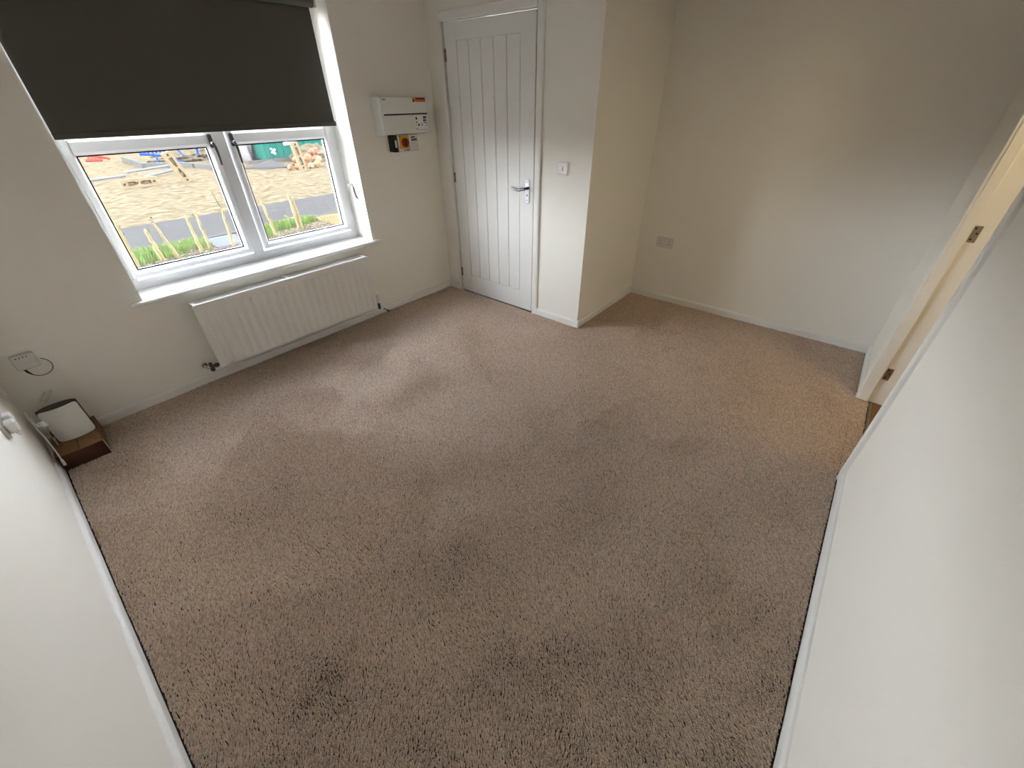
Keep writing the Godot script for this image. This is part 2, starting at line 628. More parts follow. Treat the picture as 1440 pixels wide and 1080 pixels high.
# ---------------------------------------------------------------- window
func window() -> void:
	var w := thing("window_1", "white plastic double casement window with deep sill below the blind", "window", Vector3(0, 0, 0), 0, "", "structure")
	var at := func(p: Vector2, d: float) -> Vector3: return Vector3(d, p.y, p.x)
	var fx := -0.205
	var b := MB.new()
	b.rect_sweep([Vector2(0, -0.275), Vector2(0.052, -0.275), Vector2(0.058, fx - 0.02), Vector2(0.052, fx), Vector2(0, fx)], Z0, Z1, 0.621, WY1, at)
	b.span(Vector3(-0.275, 0.66, 1.526), Vector3(fx, 2.06, 1.598), 0.004)
	obj("window_frame", b, M.upvc, w)
	for s in [[0.846, 1.520], [1.603, 2.284]]:
		var z0: float = s[0]
		var z1: float = s[1]
		b = MB.new()
		var prof := [Vector2(0, -0.240), Vector2(0, -0.188), Vector2(0.003, -0.181), Vector2(0.024, -0.181), Vector2(0.026, -0.185), Vector2(0.029, -0.185), Vector2(0.041, -0.206), Vector2(0.041, -0.240)]
		b.rect_sweep(prof, z0, z1, 0.690, 2.055, at)
		b.xf = Transform3D(Basis(Vector3(1, 0, 0), Vector3(0, 1, 0), Vector3(0, 0, 1)), Vector3(0, 0, 0))
		b.prism([Vector2(-0.240, 1.322), Vector2(-0.206, 1.322), Vector2(-0.188, 1.333), Vector2(-0.183, 1.337), Vector2(-0.183, 1.382), Vector2(-0.188, 1.386), Vector2(-0.206, 1.398), Vector2(-0.240, 1.398)], z0 + 0.036, z1 - 0.036)
		var sash := obj("sash", b, M.upvc, w)
		for yy in [[0.731, 1.322], [1.398, 2.014]]:
			b = MB.new()
			b.rect_sweep([Vector2(0, -0.212), Vector2(0, -0.2065), Vector2(0.006, -0.2065), Vector2(0.006, -0.212)], z0 + 0.0405, z1 - 0.0405, yy[0], yy[1], at)
			obj("gasket", b, M.rubber, sash)
			b = MB.new()
			b.span(Vector3(-0.216, yy[0] - 0.004, z0 + 0.036), Vector3(-0.212, yy[1] + 0.004, z1 - 0.036))
			obj("glass_pane", b, M.glass, sash)
	# espagnolette handles on the two meeting stiles
	for hz in [1.621, 1.502]:
		b = MB.new()
		b.box(Vector3(-0.175, 1.352, hz), Vector3(0.014, 0.070, 0.022), 0.004)
		var hd := obj("window_handle", b, M.gunmetal, w)
		b = MB.new()
		b.xf = Transform3D(Basis(Vector3(0, 0, 1), -PI / 2), Vector3(-0.168, 1.340, hz))
		b.lathe([Vector2(0.0, 0.0), Vector2(0.0095, 0.0), Vector2(0.009, 0.012), Vector2(0.006, 0.018), Vector2(0.0, 0.019)], 16)
		obj("pivot", b, M.chrome, hd)
		b = MB.new()
		b.tube([Vector3(-0.150, 1.345, hz), Vector3(-0.140, 1.322, hz - 0.002), Vector3(-0.139, 1.290, hz - 0.003), Vector3(-0.142, 1.235, hz - 0.003), Vector3(-0.144, 1.226, hz - 0.003)], [0.006, 0.008, 0.0075, 0.0065, 0.004], 12)
		obj("lever", b, M.gunmetal, hd)
	# sill board with horns
	b = MB.new()
	b.span(Vector3(fx - 0.01, WY0, Z0), Vector3(0.001, 0.621, Z1))
	b.prism([Vector2(0.0005, WY0), Vector2(0.024, WY0), Vector2(0.029, 0.603), Vector2(0.031, 0.610), Vector2(0.029, 0.617), Vector2(0.024, 0.621), Vector2(0.0005, 0.621)], 0.728, 2.381)
	obj("sill", b, M.gloss, w)

# ---------------------------------------------------------------- cupboard door
func door() -> void:
	var d := thing("door_1", "tall white boarded cupboard door with a chrome lever handle", "door", Vector3.ZERO, 0, "", "structure")
	var x0 := 0.1856
	var x1 := 1.0134
	var y0 := 0.012
	var y1 := 1.989
	var px0 := 0.305
	var px1 := 0.886
	var py0 := 0.178
	var py1 := 1.888
	var b := MB.new()
	b.span(Vector3(x0, y0, -0.038), Vector3(px0, y1, 0.0), 0.002)
	b.span(Vector3(px1, y0, -0.038), Vector3(x1, y1, 0.0), 0.002)
	b.span(Vector3(px0 - 0.002, y0, -0.038), Vector3(px1 + 0.002, py0, 0.0), 0.002)
	b.span(Vector3(px0 - 0.002, py1, -0.038), Vector3(px1 + 0.002, y1, 0.0), 0.002)
	b.span(Vector3(px0, py0, -0.034), Vector3(px1, py1, -0.010))
	var leaf := obj("door_leaf", b, M.gloss, d)
	var bw := (px1 - px0) / 5.0
	for i in 5:
		b = MB.new()
		var g := 0.0035
		var a0 := px0 + bw * i
		b.xf = Transform3D(Basis(Vector3(1, 0, 0), Vector3(0, 0, -1), Vector3(0, 1, 0)), Vector3.ZERO)
		# board profile in x and depth, extruded upwards
		b.prism([Vector2(a0 + 0.0008, 0.010), Vector2(a0 + 0.0008, 0.0055), Vector2(a0 + g + 0.001, 0.0012), Vector2(a0 + bw - g - 0.001, 0.0012), Vector2(a0 + bw - 0.0008, 0.0055), Vector2(a0 + bw - 0.0008, 0.010)], py0 + 0.001, py1 - 0.001)
		obj("board", b, M.gloss, leaf)
	# frame: lining behind the architrave
	b = MB.new()
	for xx in [[0.165, 0.1815], [1.018, 1.036]]:
		b.span(Vector3(xx[0], 0, -WT), Vector3(xx[1], 2.0, -0.014))
	b.span(Vector3(0.165, 1.994, -WT), Vector3(1.036, 2.006, -0.014))
	b.span(Vector3(0.1825, 0, -0.055), Vector3(0.196, 1.9925, -0.040))
	b.span(Vector3(1.003, 0, -0.055), Vector3(1.019, 1.9925, -0.040))
	obj("door_lining", b, M.gloss, d)
	var ap := func(wd: float) -> Array: return [Vector2(0, 0), Vector2(0, 0.013), Vector2(0.004, 0.0165), Vector2(0.010, 0.018), Vector2(wd - 0.014, 0.018), Vector2(wd - 0.004, 0.0155), Vector2(wd, 0.011), Vector2(wd, 0)]
	b = MB.new()
	b.xf = Transform3D(Basis(Vector3(-1, 0, 0), Vector3(0, 0, 1), Vector3(0, 1, 0)), Vector3(0.176, 0, 0))
	b.prism(ap.call(0.034), 0.0, 2.053)
	obj("architrave", b, M.gloss, d)
	b = MB.new()
	b.xf = Transform3D(Basis(Vector3(1, 0, 0), Vector3(0, 0, 1), Vector3(0, -1, 0)), Vector3(1.032, 2.053, 0))
	b.prism(ap.call(0.050), 0.0, 2.053)
	obj("architrave", b, M.gloss, d)
	b = MB.new()
	b.xf = Transform3D(Basis(Vector3(0, 1, 0), Vector3(0, 0, 1), Vector3(1, 0, 0)), Vector3(0.176, 1.998, 0))
	b.prism(ap.call(0.055), -0.02, 0.853)
	obj("architrave", b, M.gloss, d)
	for hy in [1.811, 1.004, 0.191]:
		b = MB.new()
		b.tube([Vector3(0.184, hy - 0.038, 0.004), Vector3(0.184, hy + 0.038, 0.004)], 0.0055, 12)
		b.span(Vector3(0.1845, hy - 0.038, -0.001), Vector3(0.196, hy + 0.038, 0.0012))
		b.span(Vector3(0.176, hy - 0.038, -0.001), Vector3(0.1835, hy + 0.038, 0.0012))
		var hg := obj("hinge", b, M.steel, d)
		for k in [-0.022, 0.022]:
			b = MB.new()
			b.tube([Vector3(0.190, hy + k, 0.001), Vector3(0.190, hy + k, 0.0018)], 0.0034, 8)
			obj("screw", b, M.dark, hg)
			b = MB.new()
			b.tube([Vector3(0.184, hy + k - 0.0012, 0.004), Vector3(0.184, hy + k + 0.0012, 0.004)], 0.0059, 12)
			obj("knuckle_joint", b, M.dark, hg)
	# lever handle on a rounded back plate
	var hx := 0.963
	b = MB.new()
	var poly := []
	for k in 12:
		var t := PI * k / 11.0
		poly.append(Vector2(hx + 0.020 * cos(t), 1.040 + 0.016 * sin(t)))
	for k in 12:
		var t := PI + PI * k / 11.0
		poly.append(Vector2(hx + 0.020 * cos(t), 0.905 + 0.016 * sin(t)))
	b.prism(poly, -0.001, 0.006)
	var pl := []
	for q in poly:
		pl.append(Vector2(hx + (q.x - hx) * 0.8, 0.9725 + (q.y - 0.9725) * 0.95))
	b.prism(pl, 0.006, 0.0085)
	var hp := obj("handle_plate", b, M.chrome, d)
	b = MB.new()
	b.tube([Vector3(hx, 0.995, 0.006), Vector3(hx, 0.995, 0.030), Vector3(hx, 0.995, 0.052)], [0.011, 0.009, 0.009], 16)
	b.tube([Vector3(hx + 0.008, 0.994, 0.049), Vector3(hx - 0.012, 0.993, 0.052), Vector3(hx - 0.040, 0.984, 0.054), Vector3(hx - 0.070, 0.985, 0.054), Vector3(hx - 0.098, 0.992, 0.053), Vector3(hx - 0.118, 0.996, 0.051)], [0.009, 0.0105, 0.010, 0.008, 0.007, 0.005], 14)
	obj("lever", b, M.chrome_dark_reflection, hp)
	for q in [[1.034, 0.0035], [0.911, 0.0035]]:
		b = MB.new()
		b.tube([Vector3(hx, q[0], 0.0083), Vector3(hx, q[0], 0.0092)], q[1], 10)
		obj("screw", b, M.dark, hp)
	b = MB.new()
	b.tube([Vector3(hx, 0.948, 0.0083), Vector3(hx, 0.948, 0.0092)], 0.005, 10)
	b.box(Vector3(hx, 0.942, 0.0087), Vector3(0.004, 0.012, 0.001))
	obj("keyhole", b, M.dark, hp)
	b = MB.new()
	b.span(Vector3(1.0150, 0.965, -0.030), Vector3(1.0310, 1.020, -0.010))
	obj("latch_keep", b, M.black, d)

# ---------------------------------------------------------------- open doorway to the hall on the right
func doorway() -> void:
	var d := thing("door_2", "open doorway in the right wall with white lining and bare hinges", "doorway", Vector3.ZERO, 0, "", "structure")
	var b := MB.new()
	# far jamb: stop, rebate; near jamb; head
	for s in [[DZ0, -1.0], [DZ1, 1.0]]:
		var z: float = s[0]
		var o: float = s[1]
		b.span(Vector3(W - 0.001, 0.008, z), Vector3(W + 0.040, DH, z + o * 0.03), 0.0015)
		b.span(Vector3(W + 0.040, 0.004, z + o * 0.013), Vector3(W + WT + 0.002, DH, z + o * 0.03), 0.0015)
	b.span(Vector3(W - 0.001, DH, DZ0 - 0.03), Vector3(W + WT + 0.002, DH + 0.03, DZ1 + 0.03))
	obj("door_lining", b, M.gloss, d)
	var ap := [Vector2(0, 0), Vector2(0, 0.012), Vector2(0.004, 0.016), Vector2(0.012, 0.018), Vector2(0.030, 0.020), Vector2(0.046, 0.020), Vector2(0.053, 0.017), Vector2(0.055, 0.012), Vector2(0.055, 0)]
	b = MB.new()
	b.xf = Transform3D(Basis(Vector3(0, 0, -1), Vector3(-1, 0, 0), Vector3(0, 1, 0)), Vector3(W, 0.006, DZ0 - 0.005))
	b.prism(ap, 0.0, 2.08)
	obj("architrave", b, M.gloss, d)
	b = MB.new()
	b.xf = Transform3D(Basis(Vector3(0, 0, 1), Vector3(-1, 0, 0), Vector3(0, -1, 0)), Vector3(W, 2.086, DZ1 + 0.006))
	b.prism(ap, 0.0, 2.086)
	obj("architrave", b, M.gloss, d)
	b = MB.new()
	b.xf = Transform3D(Basis(Vector3(0, 1, 0), Vector3(-1, 0, 0), Vector3(0, 0, 1)), Vector3(W, DH + 0.005, DZ0))
	b.prism(ap, -0.05, DZ1 - DZ0 + 0.05)
	obj("architrave", b, M.gloss, d)
	for hy in [1.0, 0.207]:
		b = MB.new()
		b.span(Vector3(W + 0.047, hy - 0.038, DZ0 - 0.014), Vector3(W + 0.076, hy + 0.038, DZ0 - 0.0105), 0.0008)
		var hg := obj("hinge_plate", b, M.steel, d)
		for q in [[0.054, 0.026], [0.066, 0.004], [0.056, -0.024]]:
			b = MB.new()
			b.tube([Vector3(W + q[0], hy + q[1], DZ0 - 0.0106), Vector3(W + q[0], hy + q[1], DZ0 - 0.0098)], 0.0042, 10)
			obj("screw_hole", b, M.black, hg)
	b = MB.new()
	b.xf = Transform3D(Basis(Vector3(1, 0, 0), Vector3(0, 1, 0), Vector3(0, 0, 1)), Vector3(3.419, 0, 0))
	b.prism([Vector2(0, 0), Vector2(0.002, 0.006), Vector2(0.008, 0.0085), Vector2(0.014, 0.006), Vector2(0.017, -0.004), Vector2(0, -0.004)], DZ0, DZ1)
	struct("trim_1", b, M.steel, "thin metal carpet edging strip across the open doorway", "threshold strip")
	# the hall beyond, with its flush ceiling lamp switched on
	var lp := thing("ceiling_lamp", "round flush ceiling lamp lighting the hall beyond the doorway", "lamp", Vector3(4.05, H, 0.45))
	b = MB.new()
	b.lathe([Vector2(0, 0.0), Vector2(0.16, 0.0), Vector2(0.16, -0.03), Vector2(0.145, -0.035), Vector2(0, -0.035)], 32)
	obj("lamp_base", b, M.plastic, lp)
	var lm := mat(Color(0.95, 0.92, 0.86), 0.5)
	lm.emission_enabled = true
	lm.emission = Color(1.0, 0.88, 0.70)
	lm.emission_energy_multiplier = 0.05
	b = MB.new()
	b.lathe([Vector2(0.145, -0.034), Vector2(0.140, -0.060), Vector2(0.11, -0.075), Vector2(0, -0.080)], 32)
	obj("diffuser", b, lm, lp)
	var bulb := OmniLight3D.new()
	bulb.name = "lamp_light"
	bulb.light_color = Color(1.0, 0.91, 0.74)
	bulb.light_energy = 0.0115
	bulb.light_size = 0.14
	bulb.omni_range = 12.0
	bulb.omni_attenuation = 2.0
	bulb.shadow_enabled = true
	bulb.position = Vector3(0, -0.24, 0)
	lp.add_child(bulb)
	var hf := thing("floor_hall", "brown oak plank floor of the hall beyond the doorway", "floor", Vector3.ZERO, 0, "", "structure")
	for i in 9:
		b = MB.new()
		var xx := 3.434 + 0.13 * i
		b.span(Vector3(xx, -0.02, -1.2), Vector3(xx + 0.129, -0.003, 1.7), 0.0015)
		obj("plank", b, M.oak, hf)
	b = MB.new()
	b.span(Vector3(3.3, -0.12, -1.3), Vector3(4.75, -0.021, 1.8))
	obj("floor_slab", b, M.concrete, hf)
	b = MB.new()
	b.span(Vector3(4.6, -0.02, -1.3), Vector3(4.72, H, 1.8))
	b.span(Vector3(W + WT, -0.02, -1.32), Vector3(4.6, H, -1.2))
	b.span(Vector3(W + WT, -0.02, 1.7), Vector3(4.6, H, 1.82))
	struct("wall_hall", b, M.wall, "off-white walls of the small hall behind the doorway", "wall")
	b = MB.new()
	b.span(Vector3(W + WT, H, -1.32), Vector3(4.72, H + 0.12, 1.82))
	struct("ceiling_hall", b, M.ceiling, "white ceiling of the small hall behind the doorway", "ceiling")

# ---------------------------------------------------------------- roller blind
func blind() -> void:
	var t := thing("roller_blind", "dark grey roller blind pulled two thirds down over the window", "blind", Vector3(-0.055, 1.4, 1.58))
	var o := Vector3(0.055, -1.4, -1.58)
	var za := 0.858
	var zb := 2.303
	var b := MB.new()
	b.xf = Transform3D(Basis(), o)
	b.tube([Vector3(-0.045, 2.035, za - 0.004), Vector3(-0.045, 2.035, zb)], 0.030, 28)
	obj("roller", b, M.blind, t)
	b = MB.new()
	b.xf = Transform3D(Basis(), o)
	var side := []
	for k in 12:
		var y: float = lerp(2.035, 1.425, k / 11.0)
		side.append(Vector2(-0.074 + 0.012 * pow(k / 11.0, 3.0), y))
	var poly := []
	for p in side:
		poly.append(p)
	side.reverse()
	for p in side:
		poly.append(p + Vector2(-0.0012, 0))
	b.prism(poly, za, zb)
	obj("fabric", b, M.blind, t)
	b = MB.new()
	b.xf = Transform3D(Basis(), o)
	b.prism([Vector2(-0.067, 1.402), Vector2(-0.058, 1.401), Vector2(-0.055, 1.404), Vector2(-0.0555, 1.424), Vector2(-0.059, 1.428), Vector2(-0.066, 1.428), Vector2(-0.069, 1.424), Vector2(-0.069, 1.405)], za - 0.006, zb + 0.001)
	obj("bottom_bar", b, M.blind, t)
	for zz in [za - 0.012, zb + 0.007]:
		b = MB.new()
		b.xf = Transform3D(Basis(), o)
		b.box(Vector3(-0.045, 2.05, zz), Vector3(0.075, 0.09, 0.006), 0.002)
		obj("bracket", b, M.plastic, t)
	# bead chain, its clip on the reveal
	b = MB.new()
	b.xf = Transform3D(Basis(), o)
	for s in [-0.135, -0.118]:
		var y := 2.03
		while y > 0.985:
			var xx: float = s if y < 1.9 else lerp(s, -0.045 + (s + 0.1265) * 2.0, (y - 1.9) / 0.13)
			b.tube([Vector3(xx, y + 0.0022, 0.822), Vector3(xx, y, 0.822), Vector3(xx, y - 0.0022, 0.822)], [0.0012, 0.0025, 0.0012], 6)
			y -= 0.0075
		b.tube([Vector3(s if true else 0.0, 1.9, 0.822), Vector3(s, 0.985, 0.822)], 0.0006, 5)
	obj("bead_chain", b, M.plastic, t).set_meta("kind", "stuff")
	b = MB.new()
	b.xf = Transform3D(Basis(), o)
	b.box(Vector3(-0.1265, 1.015, 0.803), Vector3(0.030, 0.018, 0.038), 0.004)
	obj("chain_clip", b, M.plastic, t)

# ---------------------------------------------------------------- radiator
func radiator() -> void:
	var za := 0.932
	var zb := 2.129
	var ya := 0.113
	var yb := 0.5485
	var t := thing("radiator", "white ribbed panel radiator on the wall under the window sill", "radiator", Vector3(0.03, 0, 1.52))
	var o := Vector3(-0.03, 0, -1.52)
	var pitch := (zb - za - 0.02) / 22.0
	var prof := func(z: float, y: float) -> float:
		var ph := fposmod((z - za - 0.01) / pitch, 1.0)
		var g := smoothstep(0.26, 0.46, ph) * (1.0 - smoothstep(0.54, 0.74, ph))
		var f := smoothstep(ya + 0.022, ya + 0.040, y) * (1.0 - smoothstep(yb - 0.048, yb - 0.030, y))
		var edge := 0.0
		if y < ya + 0.008:
			edge = (ya + 0.008 - y) * 0.8
		if y > yb - 0.006:
			edge = (y - yb + 0.006) * 0.9
		return 0.116 - 0.0065 * g * f - edge
	var ys := [ya, ya + 0.004, ya + 0.008, ya + 0.020, ya + 0.026, ya + 0.032, ya + 0.040, ya + 0.06, 0.3, yb - 0.06, yb - 0.050, yb - 0.042, yb - 0.035, yb - 0.028, yb - 0.008, yb - 0.003, yb]
	var b := MB.new()
	b.xf = Transform3D(Basis(), o)
	var nu := 22 * 14
	b.grid(nu, ys.size() - 1, func(i: int, j: int) -> Array:
		var z: float = za + (zb - za) * i / nu
		var y: float = ys[j]
		var e := 0.0006
		var x: float = prof.call(z, y)
		var dz: float = (prof.call(z + e, y) - prof.call(z - e, y)) / (2 * e)
		var dy: float = (prof.call(z, y + e) - prof.call(z, y - e)) / (2 * e)
		return [Vector3(x, y, z), Vector3(1, -dy, -dz).normalized()])
	# folded edges and back of the front panel
	b.span(Vector3(0.098, ya + 0.004, za), Vector3(0.1068, yb - 0.002, zb))
	b.tube([Vector3(0.107, yb - 0.002, za), Vector3(0.107, yb - 0.002, zb)], 0.0055, 10)
	b.tube([Vector3(0.107, ya + 0.004, za), Vector3(0.107, ya + 0.004, zb)], 0.0055, 10)
	for zz in [za, zb]:
		b.tube([Vector3(0.109, ya + 0.004, zz), Vector3(0.109, yb - 0.004, zz)], 0.0062, 10)
	obj("front_panel", b, M.rad, t)
	b = MB.new()
	b.xf = Transform3D(Basis(), o)
	var z := za + 0.03
	while z < zb - 0.03:
		b.span(Vector3(0.034, ya + 0.05, z), Vector3(0.098, yb - 0.04, z + 0.0015))
		z += pitch * 0.5
	obj("convector_fins", b, M.rad, t).set_meta("kind", "stuff")
	b = MB.new()
	b.xf = Transform3D(Basis(), o)
	b.span(Vector3(0.012, yb - 0.012, za + 0.004), Vector3(0.102, yb - 0.005, zb - 0.004))
	b.span(Vector3(0.006, yb - 0.040, za + 0.002), Vector3(0.012, yb + 0.002, zb - 0.002), 0.002)
	obj("top_grille", b, M.rad, t)
	for zz in [za + 0.012, 1.545, zb - 0.012]:
		b = MB.new()
		b.xf = Transform3D(Basis(), o)
		b.box(Vector3(0.057, yb - 0.002, zz), Vector3(0.092, 0.010, 0.022), 0.003)
		obj("grille_clip", b, M.rad, t)
	for zz in [za + 0.2, zb - 0.2]:
		b = MB.new()
		b.xf = Transform3D(Basis(), o)
		b.box(Vector3(0.0185, 0.32, zz), Vector3(0.033, 0.36, 0.03), 0.002)
		obj("wall_bracket", b, M.rad, t)
	# lockshield valve at the left end with its tail into the wall
	b = MB.new()
	b.xf = Transform3D(Basis(), o)
	b.tube([Vector3(0.058, 0.128, zb - 0.02), Vector3(0.058, 0.128, zb + 0.030)], [0.010, 0.010], 12)
	b.tube([Vector3(0.058, 0.128, zb + 0.006), Vector3(0.058, 0.128, zb + 0.022)], 0.0145, 6)
	b.tube([Vector3(0.058, 0.128, zb + 0.034), Vector3(0.058, 0.128, zb + 0.052)], 0.0125, 12)
	b.tube([Vector3(0.058, 0.100, zb + 0.043), Vector3(0.058, 0.116, zb + 0.043), Vector3(0.058, 0.150, zb + 0.043)], [0.0135, 0.0125, 0.0115], 12)
	b.tube([Vector3(0.058, 0.150, zb + 0.043), Vector3(0.058, 0.158, zb + 0.043)], [0.0125, 0.009], 8)
	var v1 := obj("lockshield_valve", b, M.gunmetal, t)
	b = MB.new()
	b.xf = Transform3D(Basis(), o)
	b.tube([Vector3(0.058, 0.128, zb + 0.050), Vector3(0.056, 0.128, zb + 0.062), Vector3(0.046, 0.128, zb + 0.066), Vector3(0.002, 0.128, zb + 0.066)], 0.0085, 10)
	b.tube([Vector3(0.001, 0.128, zb + 0.066), Vector3(0.006, 0.128, zb + 0.066)], 0.016, 14)
	obj("pipe_tail", b, M.chrome, v1)
	# thermostatic valve standing at the right end
	b = MB.new()
	b.xf = Transform3D(Basis(), o)
	b.tube([Vector3(0.080, 0.120, za + 0.02), Vector3(0.072, 0.120, za - 0.030)], 0.0095, 12)
	b.tube([Vector3(0.080, 0.088, za - 0.038), Vector3(0.080, 0.098, za - 0.038), Vector3(0.080, 0.142, za - 0.038)], [0.009, 0.0125, 0.0125], 12)
	var v2 := obj("thermostatic_valve", b, M.gunmetal, t)
	b = MB.new()
	b.xf = Transform3D(Basis(), o) * Transform3D(Basis(), Vector3(0.080, 0.142, za - 0.038))
	b.lathe([Vector2(0, 0), Vector2(0.012, 0.0), Vector2(0.0135, 0.006), Vector2(0.0155, 0.020), Vector2(0.0155, 0.056), Vector2(0.013, 0.066), Vector2(0, 0.068)], 18)
	obj("valve_cap", b, M.plastic, v2)
	# capped pipe tail out of the skirting right of the radiator
	var p := thing("pipe_stub", "thin grey pipe stub with black end sticking out of the skirting right of the radiator", "pipe", Vector3(0.015, 0.043, 0.81))
	b = MB.new()
	b.tube([Vector3(-0.006, 0, 0), Vector3(0.055, -0.003, 0.002)], 0.0055, 12)
	obj("pipe", b, M.steel, p)
	b = MB.new()
	b.tube([Vector3(0.050, -0.003, 0.002), Vector3(0.066, -0.004, 0.0025)], 0.0075, 12)
	obj("end_cap", b, M.black, p)
	b = MB.new()
	b.tube([Vector3(-0.002, 0, 0), Vector3(0.003, 0, 0)], 0.011, 14)
	obj("collar", b, M.plastic, p)

# ---------------------------------------------------------------- sockets, switch, consumer unit
func plate(st: MB, w: float, h: float, dep: float) -> void:
	# face plate in local xy standing off z = 0
	st.box(Vector3(0, 0, dep * 0.5), Vector3(w, h, dep), 0.003)

func double_socket(t: Node3D) -> void:
	var b := MB.new()
	plate(b, 0.147, 0.086, 0.010)
	obj("face_plate", b, M.plate, t)
	for s in [-1.0, 1.0]:
		b = MB.new()
		b.xf = Transform3D(Basis(Vector3(1, 0, 0), 0.10), Vector3(s * 0.017, 0.026, 0.011))
		b.box(Vector3.ZERO, Vector3(0.013, 0.021, 0.006), 0.001)
		obj("rocker", b, M.plastic, t)
		for q in [[0.0, 0.014, 0.005, 0.009], [-0.011, -0.010, 0.008, 0.005], [0.011, -0.010, 0.008, 0.005]]:
			b = MB.new()
			b.box(Vector3(s * 0.040 + q[0], q[1], 0.0100), Vector3(q[2], q[3], 0.001))
			obj("pin_hole", b, M.black, t)
		b = MB.new()
		b.tube([Vector3(s * 0.066, 0.0, 0.0095), Vector3(s * 0.066, 0.0, 0.0106)], 0.0032, 10)
		obj("screw", b, M.steel, t)

func wall_fittings() -> void:
	var b: MB
	var t := thing("wall_socket", "white double power socket low on the alcove back wall", "socket", Vector3(1.730, 0.514, -D))
	double_socket(t)
	t = thing("light_switch", "square white single rocker switch to the right of the cupboard door", "light switch", Vector3(1.2665, 1.147, 0))
	b = MB.new()
	plate(b, 0.088, 0.084, 0.012)
	b.rect_sweep([Vector2(0, 0.012), Vector2(0.002, 0.0138), Vector2(0.008, 0.0138), Vector2(0.011, 0.012)], -0.042, 0.042, -0.040, 0.040, func(p: Vector2, d: float) -> Vector3: return Vector3(p.x, p.y, d))
	obj("face_plate", b, M.white_plate, t)
	b = MB.new()
	b.xf = Transform3D(Basis(Vector3(1, 0, 0), -0.22), Vector3(0.004, 0.0, 0.0135))
	b.box(Vector3.ZERO, Vector3(0.011, 0.024, 0.009), 0.0015)
	obj("rocker", b, M.plastic, t)
	# consumer unit on the window wall
	var cz0 := 0.133
	var cz1 := 0.585
	t = thing("consumer_unit", "cream electrical consumer unit with hinged cover on the wall right of the window", "fuse box", Vector3(0, 1.333, 0.36))
	var o := Vector3(0, -1.333, -0.36)
	b = MB.new()
	b.xf = Transform3D(Basis(), o)
	b.span(Vector3(0, 1.337, cz0 + 0.02), Vector3(0.088, 1.558, cz1 - 0.025), 0.003)
	obj("body", b, M.plastic, t)
	b = MB.new()
	b.xf = Transform3D(Basis(), o)
	b.span(Vector3(0.085, 1.462, cz0), Vector3(0.101, 1.563, cz1 - 0.022), 0.004)
	obj("upper_cover", b, M.plastic, t)
	b = MB.new()
	b.xf = Transform3D(Basis(), o)
	b.span(Vector3(0.085, 1.334, cz0 + 0.006), Vector3(0.101, 1.453, cz1 - 0.022), 0.004)
	obj("lower_flap", b, M.plastic, t)
	b = MB.new()
	b.xf = Transform3D(Basis(), o)
	b.span(Vector3(0.0875, 1.445, cz0 + 0.012), Vector3(0.0895, 1.470, cz1 - 0.024))
	obj("gap_shade_strip", b, M.black, t)  # black strip behind the cover gap, painting its shade darker
	for q in [[cz1 - 0.024, cz1], [cz0 - 0.002, cz0 + 0.02]]:
		b = MB.new()
		b.xf = Transform3D(Basis(), o)
		b.prism([Vector2(0, 1.330), Vector2(0.094, 1.330), Vector2(0.103, 1.338), Vector2(0.106, 1.36), Vector2(0.104, 1.44), Vector2(0.101, 1.458), Vector2(0.104, 1.476), Vector2(0.105, 1.54), Vector2(0.101, 1.556), Vector2(0.093, 1.564), Vector2(0, 1.564)] if q[0] > 0.3 else [Vector2(0, 1.333), Vector2(0.1, 1.333), Vector2(0.1, 1.562), Vector2(0, 1.562)], q[0], q[1])
		obj("end_cap", b, M.plastic, t)
	for q in [[0.072, 1.352], [0.060, 1.53]]:
		b = MB.new()
		b.xf = Transform3D(Basis(), o)
		b.tube([Vector3(q[0], q[1], cz1 - 0.001), Vector3(q[0], q[1], cz1 + 0.0012)], 0.006, 12)
		obj("screw_cap", b, M.plate, t)
	sticker(t, o, [1.550, 0.558, 1.5435, 0.530], M.bluegrey, "maker_mark")
	sticker(t, o, [1.556, 0.292, 1.531, 0.168], M.yellow, "warning_label")
	sticker(t, o, [1.557, 0.260, 1.545, 0.172], M.red, "warning_label", 0.0004)
	sticker(t, o, [1.543, 0.255, 1.533, 0.172], M.orange, "warning_label", 0.0004)
	var tri := MB.new()
	tri.xf = Transform3D(Basis(Vector3(0, 0, -1), Vector3(0, 1, 0), Vector3(1, 0, 0)), Vector3(0.1018, 1.5435, 0.279) + o)
	tri.prism([Vector2(-0.010, -0.009), Vector2(0.010, -0.009), Vector2(0.0, 0.010)], 0, 0.0006)
	obj("warning_mark", tri, M.black, t)
	sticker(t, o, [1.449, 0.287, 1.353, 0.166], M.paper, "instruction_label")
	for q in [[1.438, 0.281, 1.421, 0.266], [1.410, 0.279, 1.400, 0.269], [1.394, 0.262, 1.380, 0.248], [1.396, 0.226, 1.380, 0.219], [1.392, 0.281, 1.384, 0.276], [1.368, 0.281, 1.362, 0.270]]:
		sticker(t, o, q, M.black, "label_symbol", 0.0004)
	for q in [[1.442, 0.208, 1.426, 0.176], [1.421, 0.210, 1.409, 0.178], [1.404, 0.206, 1.399, 0.176], [1.357, 0.283, 1.3555, 0.174]]:
		sticker(t, o, q, M.bluegrey, "label_print", 0.0004)
	sticker(t, o, [1.397, 0.181, 1.378, 0.177], M.bluegrey, "label_print", 0.0004)
	# isolator below it
	t = thing("isolator_switch", "small grey isolator with dark red rotary knob on yellow plate below the consumer unit", "switch", Vector3(0, 1.213, 0.36))
	o = Vector3(0, -1.213, -0.36)
	b = MB.new()
	b.xf = Transform3D(Basis(), o)
	b.span(Vector3(0, 1.215, 0.262), Vector3(0.078, 1.328, 0.452), 0.004)
	obj("body", b, M.plate, t)
	b = MB.new()
	b.xf = Transform3D(Basis(), o)
